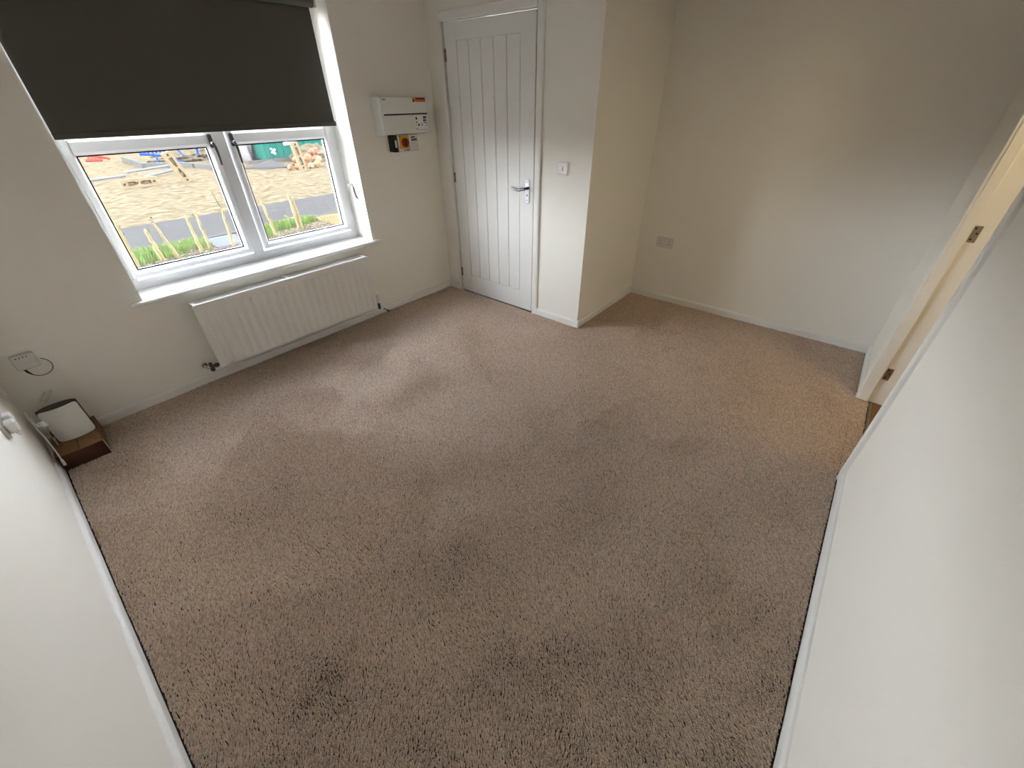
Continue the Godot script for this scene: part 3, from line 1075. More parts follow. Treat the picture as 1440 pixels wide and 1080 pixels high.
	b.span(Vector3(0, 1.218, 0.4535), Vector3(0.070, 1.328, 0.487), 0.003)
	var bm := obj("meter_module", b, M.black, t)
	b = MB.new()
	b.xf = Transform3D(Basis(), o)
	b.span(Vector3(0.0695, 1.248, 0.463), Vector3(0.0708, 1.296, 0.478))
	obj("module_label", b, M.paper, bm)
	b = MB.new()
	b.xf = Transform3D(Basis(), o)
	b.span(Vector3(0.077, 1.238, 0.352), Vector3(0.081, 1.326, 0.444), 0.0015)
	obj("yellow_plate", b, M.yellow, t)
	b = MB.new()
	b.xf = Transform3D(Basis(Vector3(0, 0, 1), -PI / 2), Vector3(0.081, 1.278, 0.392) + o)
	b.lathe([Vector2(0, 0), Vector2(0.031, 0), Vector2(0.031, 0.008), Vector2(0.027, 0.012), Vector2(0, 0.012)], 24)
	b.box(Vector3(0, 0.016, 0), Vector3(0.05, 0.012, 0.012), 0.003)
	obj("rotary_knob", b, M.red, t)
	for q in [[1.305, 0.290, 1.313, 0.330, 0.0], [1.224, 0.395, 1.231, 0.405, 0.0], [1.318, 0.430, 1.325, 0.440, 0.0035]]:
		b = MB.new()
		b.xf = Transform3D(Basis(), o)
		b.span(Vector3(0.0775, q[0], q[1]), Vector3(0.0792 + q[4], q[2], q[3]))
		obj("label_symbol", b, M.black, t)
	for q in [[1.285, 0.275, 1.299, 0.328], [1.224, 0.352, 1.232, 0.388], [1.262, 0.320, 1.272, 0.323]]:
		b = MB.new()
		b.xf = Transform3D(Basis(), o)
		b.span(Vector3(0.0775, q[0], q[1]), Vector3(0.0788, q[2], q[3]))
		obj("label_print", b, M.bluegrey, t)

func sticker(t: Node3D, o: Vector3, q: Array, m: Material, called: String, lift := 0.0) -> void:
	var b := MB.new()
	b.xf = Transform3D(Basis(), o)
	b.span(Vector3(0.1008, q[0], q[1]), Vector3(0.1014 + lift, q[2], q[3]))
	obj(called, b, m, t)

# ---------------------------------------------------------------- equipment in the left corner
func corner_equipment() -> void:
	var b: MB
	# small service box on the window wall with a looped black cable
	var t := thing("service_box", "small white wall box with four slots and looped black cable left of the radiator", "wall box", Vector3(0, 0.449, 2.866))
	b = MB.new()
	b.box(Vector3(0.014, 0.038, 0.0), Vector3(0.028, 0.076, 0.084), 0.004)
	obj("body", b, M.plastic, t)
	for k in 4:
		b = MB.new()
		b.box(Vector3(0.0281, 0.064, 0.022 - 0.0125 * k), Vector3(0.0012, 0.006, 0.004))
		obj("vent_slot", b, M.black, t)
	b = MB.new()
	b.tube([Vector3(0.016, 0.002, 0.022), Vector3(0.018, -0.018, 0.017), Vector3(0.019, -0.036, 0.008)], [0.0050, 0.0048, 0.0025], 8)
	var cb := obj("strain_relief", b, M.black, t)
	b = MB.new()
	var loop := []
	for k in 15:
		var a := -2.55 + 3.6 * k / 14.0
		loop.append(Vector3(0.020 - 0.008 * k / 14.0, -0.010 + 0.045 * sin(a), -0.030 - 0.046 * cos(a)))
	b.tube(loop, 0.0017, 6)
	obj("cable_loop", b, M.dark, cb)
	# cardboard box
	t = thing("cardboard_box", "flat brown cardboard box on the carpet in the left corner", "cardboard box", Vector3(0.175, 0, 2.884), -0.06)
	b = MB.new()
	b.box(Vector3(0, 0.0475, 0), Vector3(0.30, 0.095, 0.185), 0.002)
	obj("carton", b, M.card, t)
	b = MB.new()
	b.box(Vector3(0.1508, 0.0475, 0), Vector3(0.0016, 0.090, 0.181))
	obj("front_panel", b, M.card_front_brown, t)
	b = MB.new()
	b.box(Vector3(0.02, 0.0958, 0.0), Vector3(0.25, 0.0014, 0.004))
	obj("flap_seam", b, M.brown, t)
	b = MB.new()
	b.box(Vector3(0.143, 0.05, -0.0934), Vector3(0.006, 0.086, 0.0016))
	obj("label_edge", b, M.paper, t)
	# router: black body with a bowed white front
	t = thing("router", "upright white fronted internet router with black back on the cardboard box", "router", Vector3(0.168, 0.097, 2.872), 0.0)
	b = MB.new()
	var hw := 0.074
	var hh := 0.188
	var bow := func(s: float) -> float: return 0.020 + 0.020 * (1.0 - s * s)
	var back := []
	for k in 17:
		var s := -1.0 + 2.0 * k / 16.0
		back.append(Vector2(bow.call(s) - 0.006, s * (hw - 0.002)))
	for k in 17:
		var s := 1.0 - 2.0 * k / 16.0
		back.append(Vector2(-0.036 + 0.030 * pow(abs(s), 3.0), s * (hw + 0.004)))
	b.xf = Transform3D(Basis(Vector3(1, 0, 0), Vector3(0, 0, 1), Vector3(0, 1, 0)), Vector3.ZERO)
	b.prism(back, 0.0, hh - 0.002)
	obj("back_shell", b, M.black, t)
	# white front: rounded-corner sheet following the bow
	b = MB.new()
	var rc := 0.016
	var halfw := func(y: float) -> float:
		var d: float = min(y, hh - y)
		return hw if d >= rc else hw - rc + sqrt(max(0.0, rc * rc - (rc - d) * (rc - d)))
	var ysr := [0.0, 0.0015, 0.004, 0.008, 0.016, 0.05, 0.1, 0.15, hh - 0.016, hh - 0.008, hh - 0.004, hh - 0.0015, hh]
	for off in [0.0, -0.004]:
		b.grid(ysr.size() - 1, 20, func(i: int, j: int) -> Array:
			var s := -1.0 + 2.0 * j / 20.0
			var z: float = s * halfw.call(ysr[i])
			var sl: float = z / hw
			return [Vector3(bow.call(sl) + off, ysr[i], z), Vector3(1.0 if off == 0.0 else -1.0, 0, (0.040 * sl / hw) * (1.0 if off == 0.0 else -1.0)).normalized()])
	for i in ysr.size() - 1:
		for sg in [-1.0, 1.0]:
			var z0: float = sg * halfw.call(ysr[i])
			var z1: float = sg * halfw.call(ysr[i + 1])
			var x0: float = bow.call(z0 / hw)
			var x1: float = bow.call(z1 / hw)
			b.face([Vector3(x0, ysr[i], z0), Vector3(x1, ysr[i + 1], z1), Vector3(x1 - 0.004, ysr[i + 1], z1), Vector3(x0 - 0.004, ysr[i], z0)], Vector3(0, (ysr[i] + ysr[i + 1]) * 0.5 - hh * 0.5, sg * 0.1))
	for e in [0.0, hh]:
		for j in 20:
			var wd: float = halfw.call(e)
			var z0: float = (-1.0 + 2.0 * j / 20.0) * wd
			var z1: float = (-1.0 + 2.0 * (j + 1) / 20.0) * wd
			b.face([Vector3(bow.call(z0 / hw), e, z0), Vector3(bow.call(z1 / hw), e, z1), Vector3(bow.call(z1 / hw) - 0.004, e, z1), Vector3(bow.call(z0 / hw) - 0.004, e, z0)], Vector3(0, e - 0.05, 0))
	obj("front_shell", b, M.plastic, t)
	# double socket on the left wall with two plugs
	t = thing("wall_socket", "white double power socket on the left wall above the router cables", "socket", Vector3(0.62, 0.49, L), PI)
	double_socket(t)
	t = thing("plug", "upright white power plug in the left wall socket, nearest the room corner", "plug", Vector3(0.580, 0.482, L - 0.0105), PI)
	b = MB.new()
	b.box(Vector3(0, 0, 0.014), Vector3(0.046, 0.046, 0.028), 0.006)
	obj("plug_body", b, M.plastic, t)
	b = MB.new()
	b.tube([Vector3(0, -0.02, 0.016), Vector3(0, -0.034, 0.016), Vector3(-0.004, -0.048, 0.018)], [0.006, 0.005, 0.0035], 8)
	obj("cable_sleeve", b, M.plastic, t)
	t = thing("plug", "white plug-in adapter in the left wall socket, farther from the room corner", "plug", Vector3(0.660, 0.482, L - 0.0105), PI)
	b = MB.new()
	b.box(Vector3(0, 0.002, 0.017), Vector3(0.044, 0.050, 0.034), 0.006)
	obj("plug_body", b, M.plastic, t)
	b = MB.new()
	b.tube([Vector3(0, -0.02, 0.018), Vector3(0, -0.034, 0.018), Vector3(0.004, -0.046, 0.02)], [0.006, 0.005, 0.0035], 8)
	obj("cable_sleeve", b, M.plastic, t)
	# inline white adapter and leads
	t = thing("power_adapter", "small white inline adapter on its lead between the socket and the router", "adapter", Vector3(0.275, 0.262, 2.948))
	b = MB.new()
	b.xf = Transform3D(Basis(Vector3(0, 0, 1), 0.5) * Basis(Vector3(0, 1, 0), 0.35), Vector3.ZERO)
	b.box(Vector3.ZERO, Vector3(0.085, 0.030, 0.026), 0.008)
	obj("adapter_body", b, M.plastic, t)
	b = MB.new()
	b.tube([Vector3(0.045, 0.022, 0.005), Vector3(0.055, 0.055, 0.012), Vector3(0.068, 0.084, 0.004)], 0.003, 7)
	obj("plug_lead", b, M.plastic, t)
	b = MB.new()
	b.tube([Vector3(-0.036, -0.021, -0.012), Vector3(-0.060, -0.050, -0.020), Vector3(-0.078, -0.052, -0.020)], 0.0025, 7)
	obj("router_lead", b, M.plastic, t)
	t = thing("cable", "loose white cable hanging from the left wall plugs to the box front", "cable", Vector3(0.266, 0.34, 2.97))
	b = MB.new()
	b.tube([Vector3(0, 0.010, -0.004), Vector3(-0.003, -0.05, -0.005), Vector3(0.016, -0.10, -0.003), Vector3(0.012, -0.145, -0.004), Vector3(0.020, -0.19, -0.003), Vector3(0.040, -0.225, -0.002), Vector3(0.062, -0.258, -0.001)], 0.003, 8)
	obj("lead", b, M.plastic, t)
	b = MB.new()
	b.tube([Vector3(0.062, -0.256, -0.001), Vector3(0.070, -0.268, -0.001), Vector3(0.082, -0.286, 0.0)], [0.0045, 0.0065, 0.0065], 8)
	obj("connector", b, M.plastic, t)
	t = thing("tied_lead", "thin white lead folded in a zigzag on the box behind the router", "cable", Vector3(0.15, 0.0975, 2.955))
	b = MB.new()
	b.tube([Vector3(0.02, 0.10, -0.008), Vector3(-0.01, 0.07, 0.002), Vector3(0.0, 0.02, 0.006), Vector3(0.02, 0.008, 0.004), Vector3(0.05, 0.03, -0.004), Vector3(0.055, 0.05, -0.006)], 0.0022, 7)
	obj("lead", b, M.plastic, t)
	b = MB.new()
	b.tube([Vector3(0.055, 0.05, -0.006), Vector3(0.065, 0.02, -0.002), Vector3(0.066, 0.004, 0.0)], 0.0024, 7)
	obj("lead_end", b, M.plastic, t)
	t = thing("cable_clip", "clear plastic cable cover on the window wall above the router", "cable cover", Vector3(0, 0.25, 2.89))
	b = MB.new()
	b.xf = Transform3D(Basis(Vector3(1, 0, 0), -0.75), Vector3(0.006, 0.028, 0.0))
	b.box(Vector3(0, 0.002, -0.008), Vector3(0.010, 0.070, 0.012), 0.003)
	b.box(Vector3(0, -0.004, 0.009), Vector3(0.008, 0.060, 0.010), 0.003)
	obj("cover", b, M.plate, t)
	t = thing("corner_outlet", "white outlet plate on the left wall close to the room corner", "socket", Vector3(0.085, 0.375, L))
	b = MB.new()
	b.box(Vector3(0, 0.043, -0.006), Vector3(0.086, 0.086, 0.012), 0.003)
	obj("face_plate", b, M.plate, t)

# ---------------------------------------------------------------- outside: ground
func slab_at(x0: float, x1: float, z0: float, z1: float, top: float, thick := 0.2) -> MB:
	var b := MB.new()
	b.span(Vector3(x0, top - thick, z0), Vector3(x1, top, z1))
	return b

func outside_ground() -> void:
	# rough dirt: real undulation, ends far beyond the site
	var nz := FastNoiseLite.new()
	nz.seed = 81
	nz.frequency = 0.5
	nz.fractal_octaves = 4
	var b := MB.new()
	var hgt := func(x: float, z: float) -> float:
		var f: float = smoothstep(-6.4, -7.2, x)
		return G + 0.05 * nz.get_noise_2d(x * 1.6, z * 0.5) * f - 0.012
	b.grid(64, 80, func(i: int, j: int) -> Array:
		var x: float = -6.35 - 20.0 * pow(i / 64.0, 1.4)
		var z: float = -16.0 + 26.0 * j / 80.0
		var e := 0.05
		var dx: float = (hgt.call(x + e, z) - hgt.call(x - e, z)) / (2 * e)
		var dz: float = (hgt.call(x, z + e) - hgt.call(x, z - e)) / (2 * e)
		return [Vector3(x, hgt.call(x, z), z), Vector3(-dx, 1, -dz).normalized()])
	struct("ground_dirt", b, M.dirt, "pale sandy building site ground beyond the grey path", "ground")
	struct("ground_site", slab_at(-60, -6.4, -40, 40, G - 0.09), M.dirt, "wide flat site ground far beyond the sandy area", "ground")
	struct("path_tarmac", slab_at(-6.42, -4.66, -40, 40, G), M.tarmac, "grey tarmac footpath crossing the view from the window", "path")
	struct("kerb_edging", slab_at(-4.66, -4.60, -40, 40, G + 0.012), M.concrete, "thin pale concrete edging between the footpath and the grass", "kerb")
	struct("planting_bed", slab_at(-4.60, -0.3, -0.93, 6.0, G - 0.01), M.soil, "soil bed under the grass strip outside the window", "ground")
	# paved step to the right, in slabs
	var pv := thing("paving", "pale sandy paving slabs beside the right end of the grass", "paving", Vector3.ZERO, 0, "", "structure")
	for i in 7:
		for j in 8:
			b = MB.new()
			var x := -4.595 + 0.60 * i
			var z := -0.94 - 0.45 * (j + 1)
			b.span(Vector3(x, G - 0.06, z), Vector3(x + 0.594, G + 0.005, z + 0.444), 0.004)
			obj("slab", b, M.paving, pv)
	# grass strip
	var blade := MB.new()
	var bp := [Vector3(-0.004, 0, 0), Vector3(0.004, 0, 0), Vector3(0.003, 0.5, 0.12), Vector3(-0.003, 0.5, 0.12), Vector3(0, 1, 0.42)]
	blade.face([bp[0], bp[1], bp[2], bp[3]], Vector3(0, 0.2, -1))
	blade.face([bp[3], bp[2], bp[4]], Vector3(0, 0.4, -1))
	var bm := blade.mesh()
	bm.surface_set_material(0, M.grass)
	var mm := MultiMesh.new()
	mm.transform_format = MultiMesh.TRANSFORM_3D
	mm.use_colors = true
	mm.mesh = bm
	var spots := []
	while spots.size() < 9000:
		var x := rng.randf_range(-4.58, -3.72)
		var z := rng.randf_range(-0.95, 2.5)
		var edge: float = -3.98 + 0.16 * nz.get_noise_2d(z * 6.0, 3.0) + 0.10 * sin(z * 5.0)
		if z < -0.1:
			edge = -4.12 - 0.25 * (-0.1 - z)
		if z > 0.30 and z < 0.80:
			continue
		if x > edge and rng.randf() > 0.06:
			continue
		spots.append([x, z])
	mm.instance_count = spots.size()
	for i in spots.size():
		var h := rng.randf_range(0.05, 0.11)
		var bs := Basis(Vector3.UP, rng.randf() * TAU) * Basis.from_scale(Vector3(1.0, h, h * 0.7))
		mm.set_instance_transform(i, Transform3D(bs, Vector3(spots[i][0], G - 0.01, spots[i][1])))
		var dry := rng.randf()
		var tone := rng.randf_range(0.55, 1.25) * (1.0 + 0.5 * nz.get_noise_2d(spots[i][0] * 14.0, spots[i][1] * 14.0))
		mm.set_instance_color(i, Color(0.075, 0.150, 0.016).lerp(Color(0.17, 0.15, 0.06), dry * dry * dry) * tone)
	var gi := MultiMeshInstance3D.new()
	gi.name = "grass"
	gi.multimesh = mm
	gi.material_override = M.grass
	add_child(gi)
	tag(gi, "bright green grass strip growing outside below the window", "grass", "", "stuff")
	# bark chips and pebbles on the soil
	var chip := MB.new()
	chip.box(Vector3.ZERO, Vector3(0.035, 0.014, 0.022), 0.005)
	var pm := MultiMesh.new()
	pm.transform_format = MultiMesh.TRANSFORM_3D
	pm.mesh = chip.mesh()
	pm.instance_count = 1800
	for i in 1800:
		var x := rng.randf_range(-4.15, -3.4)
		var z := rng.randf_range(-0.92, 2.4)
		var bs := Basis(Vector3(rng.randf() - 0.5, 1, rng.randf() - 0.5).normalized(), rng.randf() * TAU) * Basis.from_scale(Vector3.ONE * rng.randf_range(0.5, 1.3))
		pm.set_instance_transform(i, Transform3D(bs, Vector3(x, G - 0.002, z)))
	var pi := MultiMeshInstance3D.new()
	pi.name = "bark_chips"
	pi.multimesh = pm
	pi.material_override = M.pebble
	add_child(pi)
	tag(pi, "brownish bark chips and pebbles scattered on the soil bed", "mulch", "", "stuff")
	# drain cover
	var t := thing("drain_cover", "square grey chequered metal drain cover set in the bed beside the grass", "drain cover", Vector3(-4.24, G, 0.57))
	b = MB.new()
	b.box(Vector3(0, -0.002, 0), Vector3(0.62, 0.02, 0.42), 0.003)
	obj("cover_plate", b, M.greyrail, t)
	b = MB.new()
	for i in 14:
		for j in 10:
			b.xf = Transform3D(Basis(Vector3.UP, 0.78 if (i + j) % 2 == 0 else -0.78), Vector3(-0.28 + 0.043 * i, 0.009, -0.18 + 0.04 * j))
			b.box(Vector3.ZERO, Vector3(0.028, 0.004, 0.008))
	obj("chequer_ribs", b, M.greyrail, t).set_meta("kind", "stuff")

# ---------------------------------------------------------------- outside: things
func stake(x: float, z: float, h: float, lean: Vector2, r: float, label: String, extra := "") -> void:
	var t := thing("hedge_stake", label, "stake", Vector3(x, G - 0.01, z), 0, "young hedge stakes outside the window")
	var b := MB.new()
	var pts := []
	var rr := []
	var nn := FastNoiseLite.new()
	nn.seed = int(1000 + z * 100)
	nn.frequency = 8.0
	for k in 13:
		var f := k / 12.0
		pts.append(Vector3(lean.x * f + 0.010 * nn.get_noise_1d(f * 2.0), h * f, lean.y * f + 0.014 * nn.get_noise_1d(f * 2.0 + 9.0)))
		rr.append(r * (1.15 - 0.35 * f) * (1.0 + 0.22 * nn.get_noise_1d(f * 3.0 + 4.0)) * (1.0 if k < 12 else 0.55))
	b.tube(pts, rr, 9)
	obj("cane", b, M.cane, t)
	for k in 5:
		b = MB.new()
		var f := 0.2 + 0.16 * k
		var p := Vector3(lean.x * f, h * f, lean.y * f)
		var a := rng.randf() * TAU
		var q := p + Vector3(cos(a) * 0.035, 0.05, sin(a) * 0.035)
		b.tube([p + Vector3(cos(a), 0, sin(a)) * r * 0.7, q], [0.004, 0.002], 5)
		obj("twig", b, M.twig, t)
	var top := Vector3(lean.x, h, lean.y)
	if extra == "leaves" or extra == "yellow":
		for k in 9:
			b = MB.new()
			var a := rng.randf() * TAU
			var base := top + Vector3(0, -0.06 + 0.015 * k, 0) if extra == "leaves" else Vector3(lean.x * 0.4, h * 0.40, lean.y * 0.4) + Vector3(0, 0.006 * k, 0.02 + 0.012 * k)
			leaf_at(b, base, a, 0.05 if extra == "leaves" else 0.045)
			obj("leaf", b, M.leaf if extra == "leaves" else M.leaf_yellow, t)
	if extra == "shoot":
		b = MB.new()
		b.tube([top, top + Vector3(-0.01, 0.10, 0.02), top + Vector3(-0.02, 0.24, 0.035)], [0.005, 0.004, 0.002], 6)
		obj("shoot", b, M.twig, t)
	if extra == "twin":
		b = MB.new()
		b.tube([Vector3(0.01, 0, -0.035), Vector3(0.0, h * 0.5, -0.04), Vector3(-0.01, h * 0.86, -0.03)], [r, r * 0.85, r * 0.6], 9)
		obj("cane", b, M.cane, t)
		for k in 8:
			b = MB.new()
			leaf_at(b, Vector3(0, h * 0.30 + 0.008 * k, 0.03 + 0.018 * k), rng.randf() * TAU, 0.05)
			obj("leaf", b, M.leaf_yellow, t)

func leaf_at(b: MB, base: Vector3, a: float, s: float) -> void:
	var d := Vector3(cos(a), 0.5, sin(a)).normalized()
	var w := d.cross(Vector3.UP).normalized() * s * 0.28
	var m := base + d * s * 0.5
	var e := base + d * s - Vector3(0, s * 0.15, 0)
	b.face([base, m + w, m + Vector3(0, s * 0.06, 0)], Vector3.UP)
	b.face([base, m - w, m + Vector3(0, s * 0.06, 0)], Vector3.UP)
	b.face([e, m + w, m + Vector3(0, s * 0.06, 0)], Vector3.UP)
	b.face([e, m - w, m + Vector3(0, s * 0.06, 0)], Vector3.UP)

func fence_block(label: String, xf: Transform3D) -> void:
	# long moulded block with hand holes and post holes right through
	var t := Node3D.new()
	t.name = numbered("fence_block")
	add_child(t)
	t.transform = xf
	tag(t, label, "fence block", "moulded fence feet lying on the site")
	var ln := 0.74
	var hh := 0.21
	var th := 0.11
	var b := MB.new()
	# built as a bar grid so that the holes are real: x is length, y height, z thickness
	var xs := [-ln / 2, -0.33, -0.28, -0.24, -0.07, -0.02, 0.02, 0.07, 0.24, 0.28, 0.33, ln / 2]
	for i in xs.size() - 1:
		var x0: float = xs[i]
		var x1: float = xs[i + 1]
		var mid := (x0 + x1) * 0.5
		var hole := 0.0
		if absf(mid) > 0.07 and absf(mid) < 0.24:
			hole = 0.085
		elif absf(absf(mid) - 0.305) < 0.01 or absf(absf(mid) - 0.045) < 0.01:
			hole = 0.05
		if hole == 0.0:
			b.span(Vector3(x0, 0, -th / 2), Vector3(x1, hh, th / 2))
		else:
			b.span(Vector3(x0, 0, -th / 2), Vector3(x1, hh / 2 - hole / 2, th / 2))
			b.span(Vector3(x0, hh / 2 + hole / 2, -th / 2), Vector3(x1, hh, th / 2))
			if hole > 0.06:
				b.span(Vector3(x0 + 0.04, hh / 2 - 0.012, -th * 0.3), Vector3(x1 - 0.04, hh / 2 + 0.012, th * 0.3))
	obj("block", b, M.cream, t)
	b = MB.new()
	b.span(Vector3(-ln / 2 + 0.03, hh / 2 - 0.05, -th * 0.12), Vector3(ln / 2 - 0.03, hh / 2 + 0.05, -th * 0.08))
	obj("web", b, M.brown, t)

func outside_things() -> void:
	var b: MB
	stake(-3.842, 1.748, 0.56, Vector2(0.0, -0.01), 0.022, "pale hedge stake at the left edge of the left pane")
	stake(-3.849, 1.470, 0.42, Vector2(0.0, 0.03), 0.024, "short pale hedge stake, second from the left in the left pane")
	stake(-3.871, 1.299, 0.47, Vector2(0.0, 0.085), 0.018, "hedge stake with a tuft of dark leaves at its top", "leaves")
	stake(-3.900, 1.005, 0.49, Vector2(0.0, 0.01), 0.020, "straight pinkish hedge stake left of its twin in the left pane middle")
	stake(-3.992, 0.864, 0.50, Vector2(0.0, 0.012), 0.018, "slim hedge stake just left of the drain cover")
	stake(-3.898, 0.604, 0.50, Vector2(0.0, -0.03), 0.018, "hedge stake by the drain cover with a long thin shoot", "shoot")
	stake(-3.933, -0.034, 0.52, Vector2(0.0, 0.06), 0.019, "leaning pale hedge stake at the left of the right pane")
	stake(-4.063, -0.469, 0.54, Vector2(0.0, 0.02), 0.022, "double stemmed hedge stake with yellow leaves in the right pane", "twin")
	# moulded fence feet
	fence_block("cream moulded fence foot standing on edge on the sand", Transform3D(Basis(Vector3.UP, PI / 2 + 0.05), Vector3(-11.05, G - 0.01, -0.05)))
	fence_block("cream moulded fence foot leaning up on one end beside the grey rails", Transform3D(Basis(Vector3.UP, PI / 2) * Basis(Vector3(0, 0, 1), -1.24) * Basis(Vector3(1, 0, 0), -0.1), Vector3(-11.05, G + 0.30, -0.86)))
	fence_block("cream moulded fence foot standing upright against the orange rubble", Transform3D(Basis(Vector3.UP, PI / 2) * Basis(Vector3(0, 0, 1), PI / 2 + 0.12) * Basis(Vector3(1, 0, 0), 0.08), Vector3(-10.75, G + 0.37, -4.12)))
	# two pale rails
	var ra := [["long pale rail lying flat at the left behind the fence foot", Vector3(-13.05, G + 0.03, 0.95), Vector3(-13.25, G + 0.05, -0.25)], ["long pale rail propped towards the leaning fence foot", Vector3(-13.3, G + 0.12, -0.30), Vector3(-13.7, G + 0.16, -1.62)], ["pale rail lying below the propped rail", Vector3(-12.7, G + 0.03, -0.55), Vector3(-13.3, G + 0.10, -1.65)]]
	for q in ra:
		b = MB.new()
		b.tube([q[1], (q[1] + q[2]) * 0.5, q[2]], 0.03, 10)
		tag(obj("site_rail", b, M.greyrail), q[0], "rail", "pale rails lying on the sand")
	# kerb stones behind, left run and right run
	var kr := [["left run", [Vector3(-18.3, 0, -1.34), Vector3(-16.8, 0, -1.28), Vector3(-15.3, 0, -1.22), Vector3(-14.7, 0, -1.95), Vector3(-13.9, 0, -2.2), Vector3(-13.1, 0, -2.45), Vector3(-12.35, 0, -2.92), Vector3(-12.25, 0, -3.02)]]]
	var kn := 0
	var names := ["farthest grey kerb stone behind the blue barrier", "grey kerb stone under the blue barrier legs", "grey kerb stone at the corner below the blue barrier", "grey kerb stone right of the blue barrier legs", "grey kerb stone behind the leaning fence foot", "grey kerb stone at the right edge of the left pane", "grey kerb stone at the left edge of the right pane"]
	for q in kr:
		var pts: Array = q[1]
		for i in pts.size() - 1:
			var a: Vector3 = pts[i]
			var c: Vector3 = pts[i + 1]
			b = MB.new()
			var ln := (c - a).length() - 0.10
			b.xf = Transform3D(Basis(Vector3.UP, atan2(-(c - a).z, (c - a).x)), (a + c) * 0.5 + Vector3(0, G + 0.02, 0))
			b.prism([Vector2(-ln / 2, -0.1), Vector2(ln / 2, -0.1), Vector2(ln / 2, 0.10), Vector2(ln / 2 - 0.01, 0.115), Vector2(-ln / 2 + 0.01, 0.115), Vector2(-ln / 2, 0.10)], -0.07, 0.07)
			tag(obj("kerb_stone", b, M.concrete), names[kn], "kerb stone", "kerb stones along the far edge")
			kn += 1
	b = MB.new()
	b.prism([Vector2(-13.55, G + 0.09), Vector2(-13.40, G + 0.10), Vector2(-13.40, G - 0.1), Vector2(-13.55, G - 0.1)], -5.2, -3.6)
	tag(obj("kerb_stone", b, M.concrete), "long pale kerb stone in front of the green container", "kerb stone")
	# grey curved road channel sloping up in front of the rubble
	b = MB.new()
	var chn := []
	b.grid(10, 6, func(i: int, j: int) -> Array:
		var f := i / 10.0
		var z: float = -3.05 - 0.95 * f
		var x: float = lerp(-12.2, -11.45, f) - (0.25 + 0.9 * f) * j / 6.0
		return [Vector3(x, G + 0.02 + 0.14 * f * j / 6.0, z), Vector3(0.1, 1, 0).normalized()])
	b.span(Vector3(-12.6, G - 0.1, -4.0), Vector3(-11.6, G + 0.01, -3.2))
	tag(obj("road_channel", b, M.tarmac), "smooth grey channel piece rising beside the orange rubble", "road channel")
	# blue trestle barrier fallen over
	var t := thing("barrier", "tangle of blue plastic pedestrian barriers lying on the far ground", "barrier", Vector3(-16.0, G, -1.95))
	for q in [[Vector3(0, 0.44, 0.75), Vector3(0, 0.42, -0.42)], [Vector3(0.1, 0.34, 0.60), Vector3(0.2, 0.22, -0.15)], [Vector3(0.0, 0.50, 0.4), Vector3(0.2, 0.46, -0.45)]]:
		b = MB.new()
		b.tube([q[0], q[1]], 0.035, 8)
		obj("rail", b, M.blue, t)
	for k in 9:
		b = MB.new()
		b.span(Vector3(-0.02, 0.27 + 0.012 * k, 0.58 - 0.11 * k), Vector3(0.02, 0.50, 0.52 - 0.11 * k))
		obj("slat", b, M.blue, t)
	for q in [[Vector3(0.1, 0.30, 0.18), Vector3(0.25, 0.0, 0.25)], [Vector3(0.1, 0.28, -0.15), Vector3(0.3, 0.0, -0.30)], [Vector3(0.1, 0.30, -0.05), Vector3(0.3, 0.0, -0.46)], [Vector3(0.0, 0.52, -0.45), Vector3(0.25, 0.2, -0.55)]]:
		b = MB.new()
		b.tube([q[0], q[1]], 0.03, 8)
		obj("leg", b, M.blue, t)
	t = thing("barrier", "blue barrier standing by the kerb near the right edge of the left pane", "barrier", Vector3(-15.8, G, -3.0))
	for q in [[Vector3(0, 0.47, 0.35), Vector3(0, 0.52, -0.6), 0.045], [Vector3(0, 0.40, 0.35), Vector3(0, 0.43, -0.3), 0.03]]:
		b = MB.new()
		b.tube([q[0], q[1]], q[2], 8)
		obj("rail", b, M.blue, t)
	for q in [[Vector3(0, 0.50, -0.20), Vector3(0.1, 0.05, -0.42)], [Vector3(0, 0.52, -0.38), Vector3(0.1, 0.10, -0.33)], [Vector3(0, 0.50, 0.0), Vector3(0, 0.2, 0.05)]]:
		b = MB.new()
		b.tube([q[0], q[1]], 0.035, 8)
		obj("leg", b, M.blue, t)
	# red mesh panel far left
	t = thing("barrier", "small red plastic barrier lying on the sand at the far left", "barrier", Vector3(-19.0, G, -0.72))
	for q in [[Vector3(0, 0.24, 0.25), Vector3(0.1, 0.05, -0.35)], [Vector3(0.2, 0.06, 0.35), Vector3(0.2, 0.03, -0.1)]]:
		b = MB.new()
		b.tube([q[0], q[1]], 0.042, 8)
		obj("rail", b, M.redplastic, t)
	for k in 5:
		b = MB.new()
		b.tube([Vector3(0.02, 0.22 - 0.03 * k, 0.18 - 0.09 * k), Vector3(0.22, 0.03, 0.28 - 0.08 * k)], 0.03, 6)
		obj("slat", b, M.redplastic, t)
	# earth bank under the barriers
	mound("earth_heap", Vector3(-17.2, G, -3.0), Vector3(1.1, 0.34, 1.1), M.dirt, "heap of brown rubble and earth behind the leaning fence foot", "earth heap", 91)
	# white bulk bag
	mound("bulk_bag", Vector3(-14.90, G, -3.72), Vector3(0.50, 0.80, 0.50), M.whitebag, "white bulk bag slumped left of the green container", "bulk bag", 92, 0.28)
	mound("earth_heap", Vector3(-13.80, G - 0.02, -3.0), Vector3(0.22, 0.12, 0.40), M.dirt, "low ridge of earth in front of the white bulk bag", "earth heap", 93)
	# green container
	t = thing("container", "teal green site container with pale sign behind the kerb", "container", Vector3(-14.6, G, -4.95))
	b = MB.new()
	b.span(Vector3(-0.9, 0.04, -1.9), Vector3(0.84, 1.5, 0.62), 0.02)
	obj("container_body", b, M.green, t)
